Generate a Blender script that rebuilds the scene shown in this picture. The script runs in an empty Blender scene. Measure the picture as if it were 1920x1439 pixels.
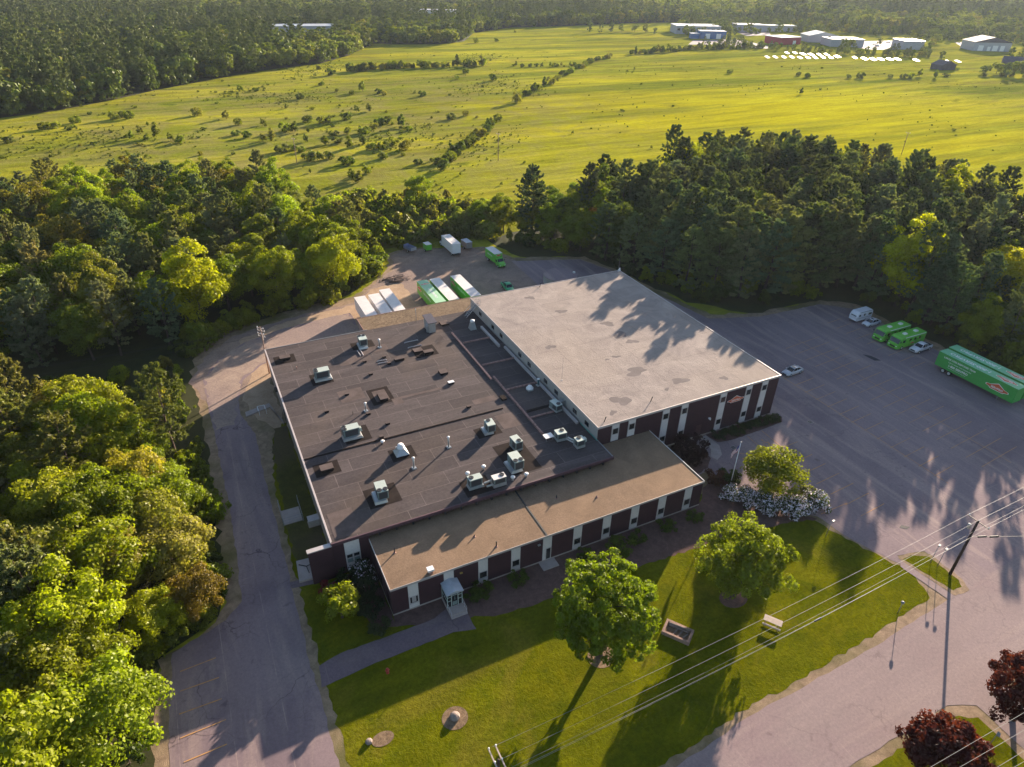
import bpy, math, random
import numpy as np
from mathutils import Vector, Matrix
from mathutils.geometry import tessellate_polygon

# ---------------------------------------------------------------- camera, sky, sun, exposure
scene = bpy.context.scene
COL = scene.collection
R = math.radians
CAM = np.array([-49.98447, -70.08731, 70.35756])
YAW, PITCH, ROLL, FPX = 0.46007, 0.56594, 0.01975, 1251.81838
_fw = np.array([math.sin(YAW)*math.cos(PITCH), math.cos(YAW)*math.cos(PITCH), -math.sin(PITCH)])
_r0 = np.array([math.cos(YAW), -math.sin(YAW), 0.0])
_u0 = np.cross(_r0, _fw)
_rt = _r0*math.cos(ROLL) + _u0*math.sin(ROLL)
_up = -_r0*math.sin(ROLL) + _u0*math.cos(ROLL)
cam_data = bpy.data.cameras.new('camera')
cam_data.sensor_fit = 'HORIZONTAL'; cam_data.sensor_width = 36.0
cam_data.lens = FPX/1920*36.0
cam_data.clip_start = 0.5; cam_data.clip_end = 30000
cam = bpy.data.objects.new('camera', cam_data); COL.objects.link(cam)
mw = Matrix.Identity(4)
for i in range(3):
    mw[i][0] = _rt[i]; mw[i][1] = _up[i]; mw[i][2] = -_fw[i]; mw[i][3] = CAM[i]
cam.matrix_world = mw
scene.camera = cam

SUN_AZ, SUN_EL = 33.5, 13.0            # azimuth measured from +X towards +Y
world = bpy.data.worlds.new('World'); scene.world = world; world.use_nodes = True
wn = world.node_tree
sky = wn.nodes.new('ShaderNodeTexSky'); sky.sky_type = 'NISHITA'; sky.sun_disc = False
sky.ozone_density = 1.9; sky.sun_elevation = R(SUN_EL); sky.sun_rotation = R(90 - SUN_AZ)
wn.links.new(sky.outputs[0], wn.nodes['Background'].inputs[0])
wn.nodes['Background'].inputs[1].default_value = 0.070
sun = bpy.data.lights.new('sun', 'SUN'); sun.energy = 5.0; sun.angle = R(0.5); sun.color = (1.0, 0.84, 0.66)
sun_ob = bpy.data.objects.new('sun', sun); COL.objects.link(sun_ob)
sd = Vector((math.cos(R(SUN_EL))*math.cos(R(SUN_AZ)), math.cos(R(SUN_EL))*math.sin(R(SUN_AZ)), math.sin(R(SUN_EL))))
sun_ob.rotation_euler = sd.to_track_quat('Z', 'Y').to_euler(); sun_ob.location = (0, 0, 120)
scene.view_settings.view_transform = 'Standard'; scene.view_settings.look = 'None'
scene.view_settings.gamma = 1.0; scene.view_settings.exposure = 2.0
scene.view_settings.use_curve_mapping = False
scene.cycles.max_bounces = 5; scene.cycles.diffuse_bounces = 4; scene.cycles.glossy_bounces = 2
scene.cycles.transmission_bounces = 3; scene.cycles.volume_bounces = 0
scene.cycles.use_denoising = True
scene.cycles.caustics_reflective = False; scene.cycles.caustics_refractive = False

HAZE = 0.000038

# ---------------------------------------------------------------- helpers
def G(px, py, z=0.0):
    """the point at height z seen at photograph pixel (px, py)"""
    d = _fw + _rt*(px-960)/FPX - _up*(py-719.5)/FPX
    t = (z-CAM[2])/d[2]
    p = CAM + t*d
    return (float(p[0]), float(p[1]), float(z))

def tag(o, label=None, cat=None, group=None, kind=None):
    if label: o['label'] = label
    if cat: o['category'] = cat
    if group: o['group'] = group
    if kind: o['kind'] = kind
    return o

def thing(name, label, cat, loc=(0, 0, 0), rz=0.0, group=None):
    o = bpy.data.objects.new(name, None); COL.objects.link(o)
    o.location = loc; o.rotation_euler = (0, 0, rz); o.empty_display_size = 0.5
    return tag(o, label, cat, group)

def dup(root, loc=None, rz=None, label=None, group=None, scale=None):
    def cp(o, parent):
        c = o.copy(); COL.objects.link(c)
        if parent is not None: c.parent = parent
        for ch in list(o.children): cp(ch, c)
        return c
    r = cp(root, None)
    if loc is not None: r.location = loc
    if rz is not None: r.rotation_euler = (0, 0, rz)
    if scale is not None: r.scale = scale
    if label: r['label'] = label
    if group: r['group'] = group
    return r

class MB:
    def __init__(s): s.v = []; s.f = []; s.m = []
    def add(s, vs, fs, mi=0):
        b = len(s.v); s.v += [tuple(map(float, v)) for v in vs]
        s.f += [tuple(b+i for i in f) for f in fs]; s.m += [mi]*len(fs); return s
    def box(s, x0, x1, y0, y1, z0, z1, mi=0):
        return s.add([(x0,y0,z0),(x1,y0,z0),(x1,y1,z0),(x0,y1,z0),(x0,y0,z1),(x1,y0,z1),(x1,y1,z1),(x0,y1,z1)],
              [(3,2,1,0),(4,5,6,7),(0,1,5,4),(1,2,6,5),(2,3,7,6),(3,0,4,7)], mi)
    def cbox(s, cx, cy, z0, sx, sy, sz, rz=0.0, mi=0, top=1.0):
        c, n = math.cos(rz), math.sin(rz); P = []
        for z, k in ((z0, 1.0), (z0+sz, top)):
            for a, b in ((-.5,-.5),(.5,-.5),(.5,.5),(-.5,.5)):
                x, y = a*sx*k, b*sy*k; P.append((cx+x*c-y*n, cy+x*n+y*c, z))
        return s.add(P, [(3,2,1,0),(4,5,6,7),(0,1,5,4),(1,2,6,5),(2,3,7,6),(3,0,4,7)], mi)
    def prism(s, poly, z0, z1, mi=0, top=True, bottom=True, mtop=None):
        n = len(poly); P = [(x,y,z0) for x,y in poly] + [(x,y,z1) for x,y in poly]
        s.add(P, [(i,(i+1)%n,n+(i+1)%n,n+i) for i in range(n)], mi)
        if top: s.sheet(poly, z1, mi if mtop is None else mtop)
        if bottom: s.sheet(poly, z0, mi, flip=True)
        return s
    def sheet(s, poly, z, mi=0, flip=False):
        P = [(p[0], p[1], z) for p in poly]
        fs = []
        for t in tessellate_polygon([[Vector(p) for p in P]]):
            a, b, c = (Vector(P[i]) for i in t)
            up = ((b-a).cross(c-a)).z > 0
            t = tuple(t) if up else tuple(reversed(t))
            fs.append(tuple(reversed(t)) if flip else t)
        return s.add(P, fs, mi)
    def cyl(s, p0, p1, r0, r1=None, n=10, mi=0, caps=True):
        r1 = r0 if r1 is None else r1
        p0, p1 = Vector(p0), Vector(p1); d = (p1-p0)
        if d.length < 1e-6: return s
        d.normalize(); a = d.orthogonal().normalized(); b = d.cross(a)
        P = [p0+(a*math.cos(2*math.pi*i/n)+b*math.sin(2*math.pi*i/n))*r0 for i in range(n)]
        P += [p1+(a*math.cos(2*math.pi*i/n)+b*math.sin(2*math.pi*i/n))*r1 for i in range(n)]
        fs = [(i,(i+1)%n,n+(i+1)%n,n+i) for i in range(n)]
        if caps: fs += [tuple(range(n-1,-1,-1)), tuple(range(n,2*n))]
        return s.add(P, fs, mi)
    def tube(s, pts, r, n=6, mi=0):
        for a, b in zip(pts[:-1], pts[1:]): s.cyl(a, b, r, r, n, mi)
        return s
    def lathe(s, prof, c=(0,0,0), n=20, mi=0):
        m = len(prof); P = []
        for r, z in prof:
            for i in range(n):
                a = 2*math.pi*i/n; P.append((c[0]+r*math.cos(a), c[1]+r*math.sin(a), c[2]+z))
        fs = [(k*n+i, k*n+(i+1)%n, (k+1)*n+(i+1)%n, (k+1)*n+i) for k in range(m-1) for i in range(n)]
        fs += [tuple(range(n-1,-1,-1)), tuple((m-1)*n+i for i in range(n))]
        return s.add(P, fs, mi)
    def quad(s, a, b, c, d, mi=0): return s.add([a,b,c,d], [(0,1,2,3)], mi)
    def loft(s, rings, mi=0, caps=True, mfun=None):
        n = len(rings[0]); P = [p for r in rings for p in r]; b = 0
        for k in range(len(rings)-1):
            for i in range(n):
                s.add([], [], mi)
        base = len(s.v); s.v += [tuple(map(float,p)) for p in P]
        for k in range(len(rings)-1):
            for i in range(n):
                s.f.append((base+k*n+i, base+k*n+(i+1)%n, base+(k+1)*n+(i+1)%n, base+(k+1)*n+i))
                s.m.append(mi if mfun is None else mfun(k, i))
        if caps:
            s.f.append(tuple(base+i for i in range(n-1,-1,-1))); s.m.append(mi)
            s.f.append(tuple(base+(len(rings)-1)*n+i for i in range(n))); s.m.append(mi)
        return s
    def build(s, name, mats, parent=None, smooth=False, bevel=0.0):
        me = bpy.data.meshes.new(name); me.from_pydata(s.v, [], s.f); me.update()
        mats = mats if isinstance(mats, (list, tuple)) else [mats]
        for m in mats:
            if m is not None: me.materials.append(m)
        if len(mats) > 1: me.polygons.foreach_set('material_index', s.m)
        if smooth: me.polygons.foreach_set('use_smooth', [True]*len(me.polygons))
        o = bpy.data.objects.new(name, me); COL.objects.link(o)
        if parent is not None: o.parent = parent
        if bevel:
            b = o.modifiers.new('bevel', 'BEVEL'); b.width = bevel; b.segments = 2; b.limit_method = 'ANGLE'; b.angle_limit = R(40)
        return o

def rough_poly(pts, step=1.2, amp=0.25, seed=1, closed=True):
    rg = random.Random(seed); out = []
    n = len(pts)
    for i in range(n if closed else n-1):
        a, b = Vector(pts[i][:2]), Vector(pts[(i+1)%n][:2]); L = (b-a).length
        k = max(1, int(L/step)); d = (b-a)/max(L, 1e-6); nn = Vector((-d.y, d.x))
        for j in range(k):
            p = a + (b-a)*(j/k)
            if j: p = p + nn*rg.uniform(-amp, amp)
            out.append((p.x, p.y))
    return out

# ---------------------------------------------------------------- materials
class NT:
    def __init__(s, name):
        s.mat = bpy.data.materials.new(name); s.mat.use_nodes = True
        s.t = s.mat.node_tree; s.t.nodes.clear()
        s.out = s.t.nodes.new('ShaderNodeOutputMaterial')
    def n(s, typ, **kw):
        nd = s.t.nodes.new(typ)
        for k, v in kw.items():
            if isinstance(v, tuple) and len(v) == 2 and k.startswith('i_'): pass
            setattr(nd, k, v)
        return nd
    def L(s, a, b): s.t.links.new(a, b)
    def setin(s, sock, v):
        if hasattr(v, 'is_linked') or hasattr(v, 'links'): s.L(v, sock)
        else: sock.default_value = v
    def pos(s, scale=(1,1,1), rot=0.0, local=False):
        if local: src = s.n('ShaderNodeTexCoord').outputs['Object']
        else: src = s.n('ShaderNodeNewGeometry').outputs['Position']
        m = s.n('ShaderNodeMapping'); m.inputs['Scale'].default_value = scale
        m.inputs['Rotation'].default_value = (0, 0, rot); s.L(src, m.inputs['Vector']); return m.outputs[0]
    def noise(s, vec, scale=1.0, detail=4.0, rough=0.55, dist=0.0):
        nd = s.n('ShaderNodeTexNoise'); s.L(vec, nd.inputs['Vector'])
        nd.inputs['Scale'].default_value = scale; nd.inputs['Detail'].default_value = detail
        nd.inputs['Roughness'].default_value = rough; nd.inputs['Distortion'].default_value = dist
        return nd.outputs['Fac']
    def ramp(s, fac, stops, interp='LINEAR'):
        nd = s.n('ShaderNodeValToRGB'); s.L(fac, nd.inputs[0]); cr = nd.color_ramp; cr.interpolation = interp
        while len(cr.elements) < len(stops): cr.elements.new(0.5)
        for e, (p, c) in zip(cr.elements, stops):
            e.position = p; e.color = (c[0], c[1], c[2], 1) if isinstance(c, (tuple, list)) else (c, c, c, 1)
        return nd.outputs[0]
    def mix(s, a, b, fac=0.5, blend='MIX'):
        nd = s.n('ShaderNodeMix'); nd.data_type = 'RGBA'; nd.blend_type = blend
        for sock, v in ((nd.inputs[0], fac), (nd.inputs[6], a), (nd.inputs[7], b)):
            if isinstance(v, (tuple, list)): sock.default_value = (v[0], v[1], v[2], 1)
            elif isinstance(v, (int, float)): sock.default_value = v
            else: s.L(v, sock)
        return nd.outputs[2]
    def math(s, op, a, b=0.0):
        nd = s.n('ShaderNodeMath'); nd.operation = op
        for sock, v in ((nd.inputs[0], a), (nd.inputs[1], b)):
            if isinstance(v, (int, float)): sock.default_value = v
            else: s.L(v, sock)
        return nd.outputs[0]
    def bump(s, h, strength=0.3, dist=0.05):
        nd = s.n('ShaderNodeBump'); nd.inputs['Strength'].default_value = strength; nd.inputs['Distance'].default_value = dist
        s.L(h, nd.inputs['Height']); return nd.outputs[0]
    def pbr(s, col, rough=0.85, spec=0.3, metal=0.0, normal=None):
        b = s.n('ShaderNodeBsdfPrincipled')
        if isinstance(col, (tuple, list)): b.inputs['Base Color'].default_value = (col[0], col[1], col[2], 1)
        else: s.L(col, b.inputs['Base Color'])
        if isinstance(rough, (int, float)): b.inputs['Roughness'].default_value = rough
        else: s.L(rough, b.inputs['Roughness'])
        b.inputs['Specular IOR Level'].default_value = spec; b.inputs['Metallic'].default_value = metal
        if normal is not None: s.L(normal, b.inputs['Normal'])
        s.L(b.outputs[0], s.out.inputs['Surface']); return s.mat

def V(c, k): return tuple(min(1.0, x*k) for x in c)

def plain(name, col, rough=0.7, spec=0.3, metal=0.0, var=0.18, scale=1.3, local=True):
    t = NT(name); p = t.pos(local=local)
    f = t.noise(p, scale, 5, 0.6); g = t.noise(p, scale*9, 3, 0.6)
    c = t.ramp(f, [(0.25, V(col, 1-var)), (0.75, V(col, 1+var))])
    c = t.mix(c, t.ramp(g, [(0.3, 0.86), (0.7, 1.1)]), 0.6, 'MULTIPLY')
    return t.pbr(c, rough, spec, metal)

def asphalt(name, base, lite, dark, crack=0.5, sx=(1,1,1), rot=0.0, blotch=0.05):
    t = NT(name); p = t.pos(); ps = t.pos(scale=sx, rot=rot)
    big = t.noise(p, blotch, 5, 0.6, 0.4); st = t.noise(ps, 0.25, 6, 0.62, 1.2); fine = t.noise(p, 3.0, 5, 0.7); grit = t.noise(p, 14.0, 2, 0.6)
    c = t.ramp(big, [(0.3, dark), (0.5, base), (0.72, V(base, 1.12))])
    c = t.mix(c, lite, t.math('MULTIPLY', t.ramp(st, [(0.48, 0.0), (0.72, 1.0)]), 0.7))
    c = t.mix(c, t.ramp(fine, [(0.3, 0.82), (0.7, 1.14)]), 0.8, 'MULTIPLY')
    c = t.mix(c, t.ramp(grit, [(0.25, 0.8), (0.75, 1.18)]), 0.6, 'MULTIPLY')
    sm = t.n('ShaderNodeTexBrick'); t.L(t.pos(rot=R(90)), sm.inputs['Vector']); sm.inputs['Scale'].default_value = 1.0; sm.inputs['Color1'].default_value = (0, 0, 0, 1); sm.inputs['Color2'].default_value = (0, 0, 0, 1); sm.inputs['Mortar'].default_value = (1, 1, 1, 1)
    sm.inputs['Mortar Size'].default_value = 0.07; sm.inputs['Mortar Smooth'].default_value = 0.8; sm.inputs['Brick Width'].default_value = 61.0; sm.inputs['Row Height'].default_value = 5.3
    c = t.mix(c, V(lite, 1.1), t.math('MULTIPLY', sm.outputs['Color'], t.ramp(t.noise(p, 0.3, 5, 0.7), [(0.42, 0.0), (0.62, 0.6)])))
    c = t.mix(c, V(dark, 0.5), t.ramp(t.noise(p, 0.55, 3, 0.5), [(0.68, 0.0), (0.76, 0.55)]))
    # cracks: thin distorted cell borders, broken up by noise
    w = t.n('ShaderNodeVectorMath'); w.operation = 'ADD'
    nz = t.n('ShaderNodeTexNoise'); t.L(p, nz.inputs['Vector']); nz.inputs['Scale'].default_value = 0.35; nz.inputs['Detail'].default_value = 4
    sc = t.n('ShaderNodeVectorMath'); sc.operation = 'SCALE'; t.L(nz.outputs['Color'], sc.inputs[0]); sc.inputs['Scale'].default_value = 3.5
    t.L(p, w.inputs[0]); t.L(sc.outputs[0], w.inputs[1])
    for scale, thr, amt in ((0.11, 0.010, crack), (0.33, 0.012, crack*0.6)):
        vo = t.n('ShaderNodeTexVoronoi'); vo.feature = 'DISTANCE_TO_EDGE'; t.L(w.outputs[0], vo.inputs['Vector']); vo.inputs['Scale'].default_value = scale
        m = t.ramp(vo.outputs['Distance'], [(0.0, 1.0), (thr, 0.0)])
        m = t.math('MULTIPLY', m, t.ramp(t.noise(p, 0.12, 3, 0.5), [(0.42, 0.0), (0.6, 1.0)]))
        c = t.mix(c, V(dark, 0.45), t.math('MULTIPLY', m, amt))
    return t.pbr(c, 0.95, 0.08, 0, t.bump(fine, 0.25, 0.02))

def soil(name, a, b, c3=None, scale=0.8, rough=0.95):
    t = NT(name); p = t.pos()
    f = t.noise(p, scale, 6, 0.65, 0.6); g = t.noise(p, scale*8, 4, 0.7); h = t.noise(p, scale*0.12, 3, 0.5)
    c = t.ramp(f, [(0.3, a), (0.7, b)])
    if c3: c = t.mix(c, c3, t.ramp(h, [(0.45, 0.0), (0.68, 0.8)]))
    c = t.mix(c, t.ramp(g, [(0.25, 0.7), (0.75, 1.25)]), 0.8, 'MULTIPLY')
    return t.pbr(c, rough, 0.1, 0, t.bump(g, 0.6, 0.08))

def grass_mat(name, a, b, dry, brown=0.0):
    t = NT(name); p = t.pos(); ps = t.pos(scale=(0.35, 1.0, 1.0), rot=0.0)
    f = t.noise(p, 0.22, 6, 0.62, 0.8); g = t.noise(p, 2.2, 5, 0.7, 0.5); h = t.noise(ps, 0.5, 5, 0.6); d = t.noise(p, 0.09, 5, 0.6, 1.0); k = t.noise(p, 9, 2, 0.7)
    c = t.ramp(f, [(0.3, a), (0.68, b)])
    c = t.mix(c, t.ramp(h, [(0.35, 0.78), (0.65, 1.18)]), 0.7, 'MULTIPLY')
    c = t.mix(c, dry, t.ramp(d, [(0.56, 0.0), (0.75, 0.55+brown)]))
    c = t.mix(c, t.ramp(g, [(0.28, 0.55), (0.55, 1.0), (0.75, 1.35)]), 0.75, 'MULTIPLY')
    c = t.mix(c, t.ramp(k, [(0.3, 0.75), (0.7, 1.2)]), 0.6, 'MULTIPLY')
    return t.pbr(c, 1.0, 0.0, 0, t.bump(g, 0.9, 0.12))

def meadow_mat():
    t = NT('meadow'); ang = R(26.4)
    p = t.pos(); ps = t.pos(scale=(0.12, 1.0, 1.0), rot=ang); pm = t.pos(scale=(0.35, 1.0, 1.0), rot=ang+R(8))
    f = t.noise(ps, 0.030, 6, 0.6, 0.7); g = t.noise(pm, 0.05, 7, 0.66, 1.2); h = t.noise(p, 0.006, 4, 0.55); k = t.noise(p, 0.5, 6, 0.72); q = t.noise(ps, 0.16, 5, 0.65, 0.8)
    c = t.ramp(f, [(0.32, (0.120, 0.148, 0.012)), (0.48, (0.215, 0.220, 0.018)), (0.64, (0.33, 0.300, 0.020))])
    c = t.mix(c, (0.185, 0.150, 0.045), t.ramp(g, [(0.52, 0.0), (0.68, 0.7)]))
    c = t.mix(c, (0.045, 0.072, 0.006), t.ramp(t.noise(pm, 0.09, 6, 0.7, 1.6), [(0.57, 0.0), (0.66, 0.8)]))
    # the brighter hay of the near right-hand field
    vm = t.n('ShaderNodeVectorMath'); vm.operation = 'DISTANCE'; t.L(p, vm.inputs[0]); vm.inputs[1].default_value = (235, 215, 0)
    m = t.ramp(t.math('DIVIDE', vm.outputs['Value'], 260.0), [(0.25, 1.0), (0.8, 0.0)])
    c = t.mix(c, (0.385, 0.345, 0.004), t.math('MULTIPLY', m, t.ramp(f, [(0.34, 0.2), (0.56, 0.95)])))
    vl = t.n('ShaderNodeVectorMath'); vl.operation = 'DISTANCE'; t.L(p, vl.inputs[0]); vl.inputs[1].default_value = (20, 290, 0)
    ml = t.ramp(t.math('DIVIDE', vl.outputs['Value'], 260.0), [(0.35, 1.0), (0.85, 0.0)])
    c = t.mix(c, (0.215, 0.185, 0.062), t.math('MULTIPLY', ml, t.ramp(t.noise(p, 0.045, 7, 0.7, 1.0), [(0.42, 0.0), (0.62, 0.75)])))
    c = t.mix(c, t.ramp(q, [(0.3, 0.62), (0.7, 1.3)]), 0.9, 'MULTIPLY')
    c = t.mix(c, t.ramp(h, [(0.35, 0.82), (0.65, 1.12)]), 0.8, 'MULTIPLY')
    c = t.mix(c, t.ramp(k, [(0.3, 0.7), (0.7, 1.22)]), 0.7, 'MULTIPLY')
    return t.pbr(c, 1.0, 0.0, 0, t.bump(k, 0.8, 0.4))

def dark_roof_mat():
    t = NT('dark_membrane'); p = t.pos(); ps = t.pos(scale=(0.25, 1, 1))
    br = t.n('ShaderNodeTexBrick'); t.L(t.pos(), br.inputs['Vector'])
    br.inputs['Color1'].default_value = (0.064, 0.051, 0.051, 1); br.inputs['Color2'].default_value = (0.088, 0.070, 0.068, 1)
    br.inputs['Mortar'].default_value = (0.142, 0.113, 0.105, 1); br.inputs['Scale'].default_value = 1.0
    br.inputs['Mortar Size'].default_value = 0.06; br.inputs['Mortar Smooth'].default_value = 0.6
    br.inputs['Brick Width'].default_value = 7.4; br.inputs['Row Height'].default_value = 2.9; br.offset = 0.37
    br.inputs['Bias'].default_value = 0.0
    f = t.noise(ps, 0.35, 6, 0.65, 0.8); g = t.noise(p, 2.6, 5, 0.7); h = t.noise(p, 0.07, 4, 0.55); k = t.noise(p, 12, 3, 0.7)
    c = t.mix(br.outputs['Color'], t.ramp(f, [(0.3, 0.74), (0.55, 1.0), (0.75, 1.42)]), 0.85, 'MULTIPLY')
    c = t.mix(c, (0.12, 0.088, 0.07), t.ramp(h, [(0.5, 0.0), (0.72, 0.45)]))
    c = t.mix(c, (0.115, 0.093, 0.085), t.ramp(t.noise(ps, 0.9, 6, 0.75, 0.4), [(0.6, 0.0), (0.8, 0.55)]))
    c = t.mix(c, t.ramp(g, [(0.3, 0.8), (0.7, 1.2)]), 0.8, 'MULTIPLY')
    c = t.mix(c, t.ramp(k, [(0.3, 0.85), (0.7, 1.15)]), 0.7, 'MULTIPLY')
    return t.pbr(c, 0.92, 0.08, 0, t.bump(g, 0.4, 0.03))

def tall_roof_mat():
    t = NT('pale_membrane'); p = t.pos()
    f = t.noise(p, 0.22, 6, 0.65, 1.0); g = t.noise(p, 1.1, 6, 0.7, 1.5); h = t.noise(p, 0.05, 4, 0.5); k = t.noise(p, 9, 3, 0.7)
    c = t.ramp(f, [(0.28, (0.225, 0.184, 0.167)), (0.50, (0.300, 0.246, 0.218)), (0.75, (0.385, 0.318, 0.275))])
    c = t.mix(c, (0.320, 0.255, 0.205), t.ramp(h, [(0.45, 0.0), (0.7, 0.5)]))
    c = t.mix(c, (0.165, 0.135, 0.128), t.ramp(g, [(0.63, 0.0), (0.78, 0.55)]))
    br = t.n('ShaderNodeTexBrick'); t.L(t.pos(), br.inputs['Vector']); br.inputs['Scale'].default_value = 1.0
    br.inputs['Color1'].default_value = (1, 1, 1, 1); br.inputs['Color2'].default_value = (0.94, 0.94, 0.95, 1); br.inputs['Mortar'].default_value = (0.60, 0.58, 0.58, 1)
    br.inputs['Mortar Size'].default_value = 0.05; br.inputs['Mortar Smooth'].default_value = 0.7; br.inputs['Brick Width'].default_value = 6.1; br.inputs['Row Height'].default_value = 6.1; br.offset = 0.0
    c = t.mix(c, br.outputs['Color'], 0.8, 'MULTIPLY')
    c = t.mix(c, t.ramp(k, [(0.3, 0.86), (0.7, 1.12)]), 0.8, 'MULTIPLY')
    return t.pbr(c, 0.95, 0.06, 0, t.bump(g, 0.6, 0.12))

def gravel_roof_mat(name, a, b, c3, sc=5.0):
    t = NT(name); p = t.pos()
    f = t.noise(p, sc, 4, 0.75); g = t.noise(p, 0.35, 6, 0.65, 0.6); h = t.noise(p, 0.08, 4, 0.5); k = t.noise(p, 0.9, 6, 0.75, 2.0)
    c = t.ramp(f, [(0.32, a), (0.66, b)])
    c = t.mix(c, c3, t.ramp(h, [(0.4, 0.0), (0.65, 0.6)]))
    c = t.mix(c, t.ramp(g, [(0.3, 0.78), (0.7, 1.2)]), 0.8, 'MULTIPLY')
    c = t.mix(c, V(a, 0.35), t.ramp(k, [(0.68, 0.0), (0.76, 0.7)]))
    return t.pbr(c, 0.95, 0.1, 0, t.bump(f, 0.6, 0.05))

def worn_paint(name, paint, under, cover=0.5):
    t = NT(name); p = t.pos(); f = t.noise(p, 1.6, 5, 0.7); g = t.noise(p, 0.2, 3, 0.5)
    m = t.math('ADD', f, t.math('MULTIPLY', g, 0.5))
    c = t.mix(under, paint, t.ramp(m, [(0.5-0.0, 0.05), (0.78, cover)]))
    return t.pbr(c, 0.9, 0.2)

def leaf_mat(name, transl=0.38, use_random=False, cols=None):
    t = NT(name)
    oi = t.n('ShaderNodeObjectInfo'); at = t.n('ShaderNodeAttribute'); at.attribute_name = 'tone'; at.attribute_type = 'GEOMETRY'
    if use_random: base = t.ramp(oi.outputs['Random'], cols)
    else: base = oi.outputs['Color']
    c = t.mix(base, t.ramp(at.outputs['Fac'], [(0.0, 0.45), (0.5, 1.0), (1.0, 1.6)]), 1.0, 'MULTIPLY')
    c2 = t.mix(c, (1.43, 1.52, 0.45), 1.0, 'MULTIPLY')
    d = t.n('ShaderNodeBsdfDiffuse'); t.L(c, d.inputs['Color'])
    tr = t.n('ShaderNodeBsdfTranslucent'); t.L(c2, tr.inputs['Color'])
    m = t.n('ShaderNodeMixShader'); m.inputs[0].default_value = transl; t.L(d.outputs[0], m.inputs[1]); t.L(tr.outputs[0], m.inputs[2])
    gl = t.n('ShaderNodeBsdfGlossy'); gl.inputs['Roughness'].default_value = 0.45; gl.inputs['Color'].default_value = (0.9, 0.9, 0.9, 1)
    m2 = t.n('ShaderNodeMixShader'); m2.inputs[0].default_value = 0.012; t.L(m.outputs[0], m2.inputs[1]); t.L(gl.outputs[0], m2.inputs[2])
    t.L(m2.outputs[0], t.out.inputs['Surface']); return t.mat

M = {}
M['meadow'] = meadow_mat()
M['lawn'] = grass_mat('lawn', (0.066, 0.078, 0.003), (0.126, 0.122, 0.004), (0.18, 0.138, 0.022))
M['verge'] = soil('sandy_verge', (0.17, 0.115, 0.075), (0.33, 0.23, 0.15), (0.085, 0.085, 0.02), 0.9)
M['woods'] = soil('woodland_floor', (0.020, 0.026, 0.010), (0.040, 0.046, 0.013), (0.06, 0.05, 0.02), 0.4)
M['mulch'] = soil('mulch', (0.085, 0.048, 0.042), (0.15, 0.088, 0.072), None, 1.1)
M['straw'] = soil('straw_mulch', (0.10, 0.065, 0.042), (0.27, 0.18, 0.11), None, 2.4)
M['lot'] = asphalt('lot_asphalt', (0.222, 0.164, 0.168), (0.37, 0.278, 0.242), (0.160, 0.118, 0.126), 0.35, (1.0, 0.12, 1), 0.35)
M['drive'] = asphalt('drive_asphalt', (0.215, 0.155, 0.158), (0.36, 0.265, 0.225), (0.145, 0.106, 0.120), 0.8, (1.0, 0.15, 1), 0.0, 0.09)
M['road'] = asphalt('road_asphalt', (0.250, 0.186, 0.178), (0.31, 0.232, 0.210), (0.235, 0.162, 0.165), 0.35, (0.12, 1, 1), 0.0)
M['path'] = asphalt('path_asphalt', (0.150, 0.108, 0.118), (0.21, 0.15, 0.14), (0.115, 0.085, 0.095), 0.7, (0.3, 1, 1), 0.0, 0.15)
M['yard'] = soil('gravel_yard', (0.20, 0.140, 0.115), (0.31, 0.22, 0.165), (0.20, 0.145, 0.135), 0.35)
M['sand'] = soil('sand', (0.30, 0.20, 0.13), (0.43, 0.30, 0.20), None, 0.5)
M['bend'] = soil('dusty_gravel', (0.235, 0.168, 0.140), (0.36, 0.265, 0.205), (0.225, 0.165, 0.155), 0.30)
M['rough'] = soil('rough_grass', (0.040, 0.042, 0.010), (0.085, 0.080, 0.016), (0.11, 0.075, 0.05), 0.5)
M['yellow'] = worn_paint('yellow_line_paint', (0.58, 0.28, 0.07), (0.235, 0.165, 0.155), 0.75)
M['darkroof'] = dark_roof_mat(); M['tallroof'] = tall_roof_mat()
M['lowroof'] = gravel_roof_mat('tan_gravel_roof', (0.155, 0.100, 0.066), (0.245, 0.163, 0.106), (0.235, 0.152, 0.094), 4.0)
M['rearroof'] = gravel_roof_mat('brown_gravel_roof', (0.085, 0.055, 0.034), (0.215, 0.150, 0.095), (0.17, 0.115, 0.07), 1.9)
M['brick'] = plain('maroon_brick', (0.050, 0.0215, 0.027), 0.85, 0.2, 0, 0.2, 0.8, False)
M['brick2'] = plain('maroon_fascia', (0.085, 0.042, 0.052), 0.7, 0.3, 0, 0.2, 0.8, False)
M['panel'] = plain('cream_panel', (0.62, 0.55, 0.52), 0.6, 0.3, 0, 0.06, 0.7, False)
M['siding'] = plain('grey_siding', (0.36, 0.32, 0.29), 0.7, 0.3, 0, 0.12, 0.5, False)
M['pinkside'] = plain('pale_block_wall', (0.34, 0.27, 0.25), 0.8, 0.2, 0, 0.15, 0.6, False)
M['trim'] = plain('pale_metal_trim', (0.46, 0.40, 0.38), 0.45, 0.4, 0.2, 0.1, 1.0, False)
M['rust'] = plain('rusty_curb', (0.30, 0.17, 0.145), 0.8, 0.2, 0, 0.55, 2.5, False)
M['concrete'] = plain('concrete', (0.36, 0.29, 0.26), 0.9, 0.2, 0, 0.15, 0.9, False)
M['darkpatch'] = plain('black_membrane_patch', (0.027, 0.020, 0.018), 0.95, 0.04, 0, 0.3, 0.8, False)
M['lightpatch'] = plain('grey_membrane_patch', (0.112, 0.084, 0.076), 0.95, 0.05, 0, 0.3, 0.6, False)
M['puddle'] = plain('damp_patch', (0.165, 0.136, 0.128), 0.9, 0.06, 0, 0.15, 0.6, False)
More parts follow.
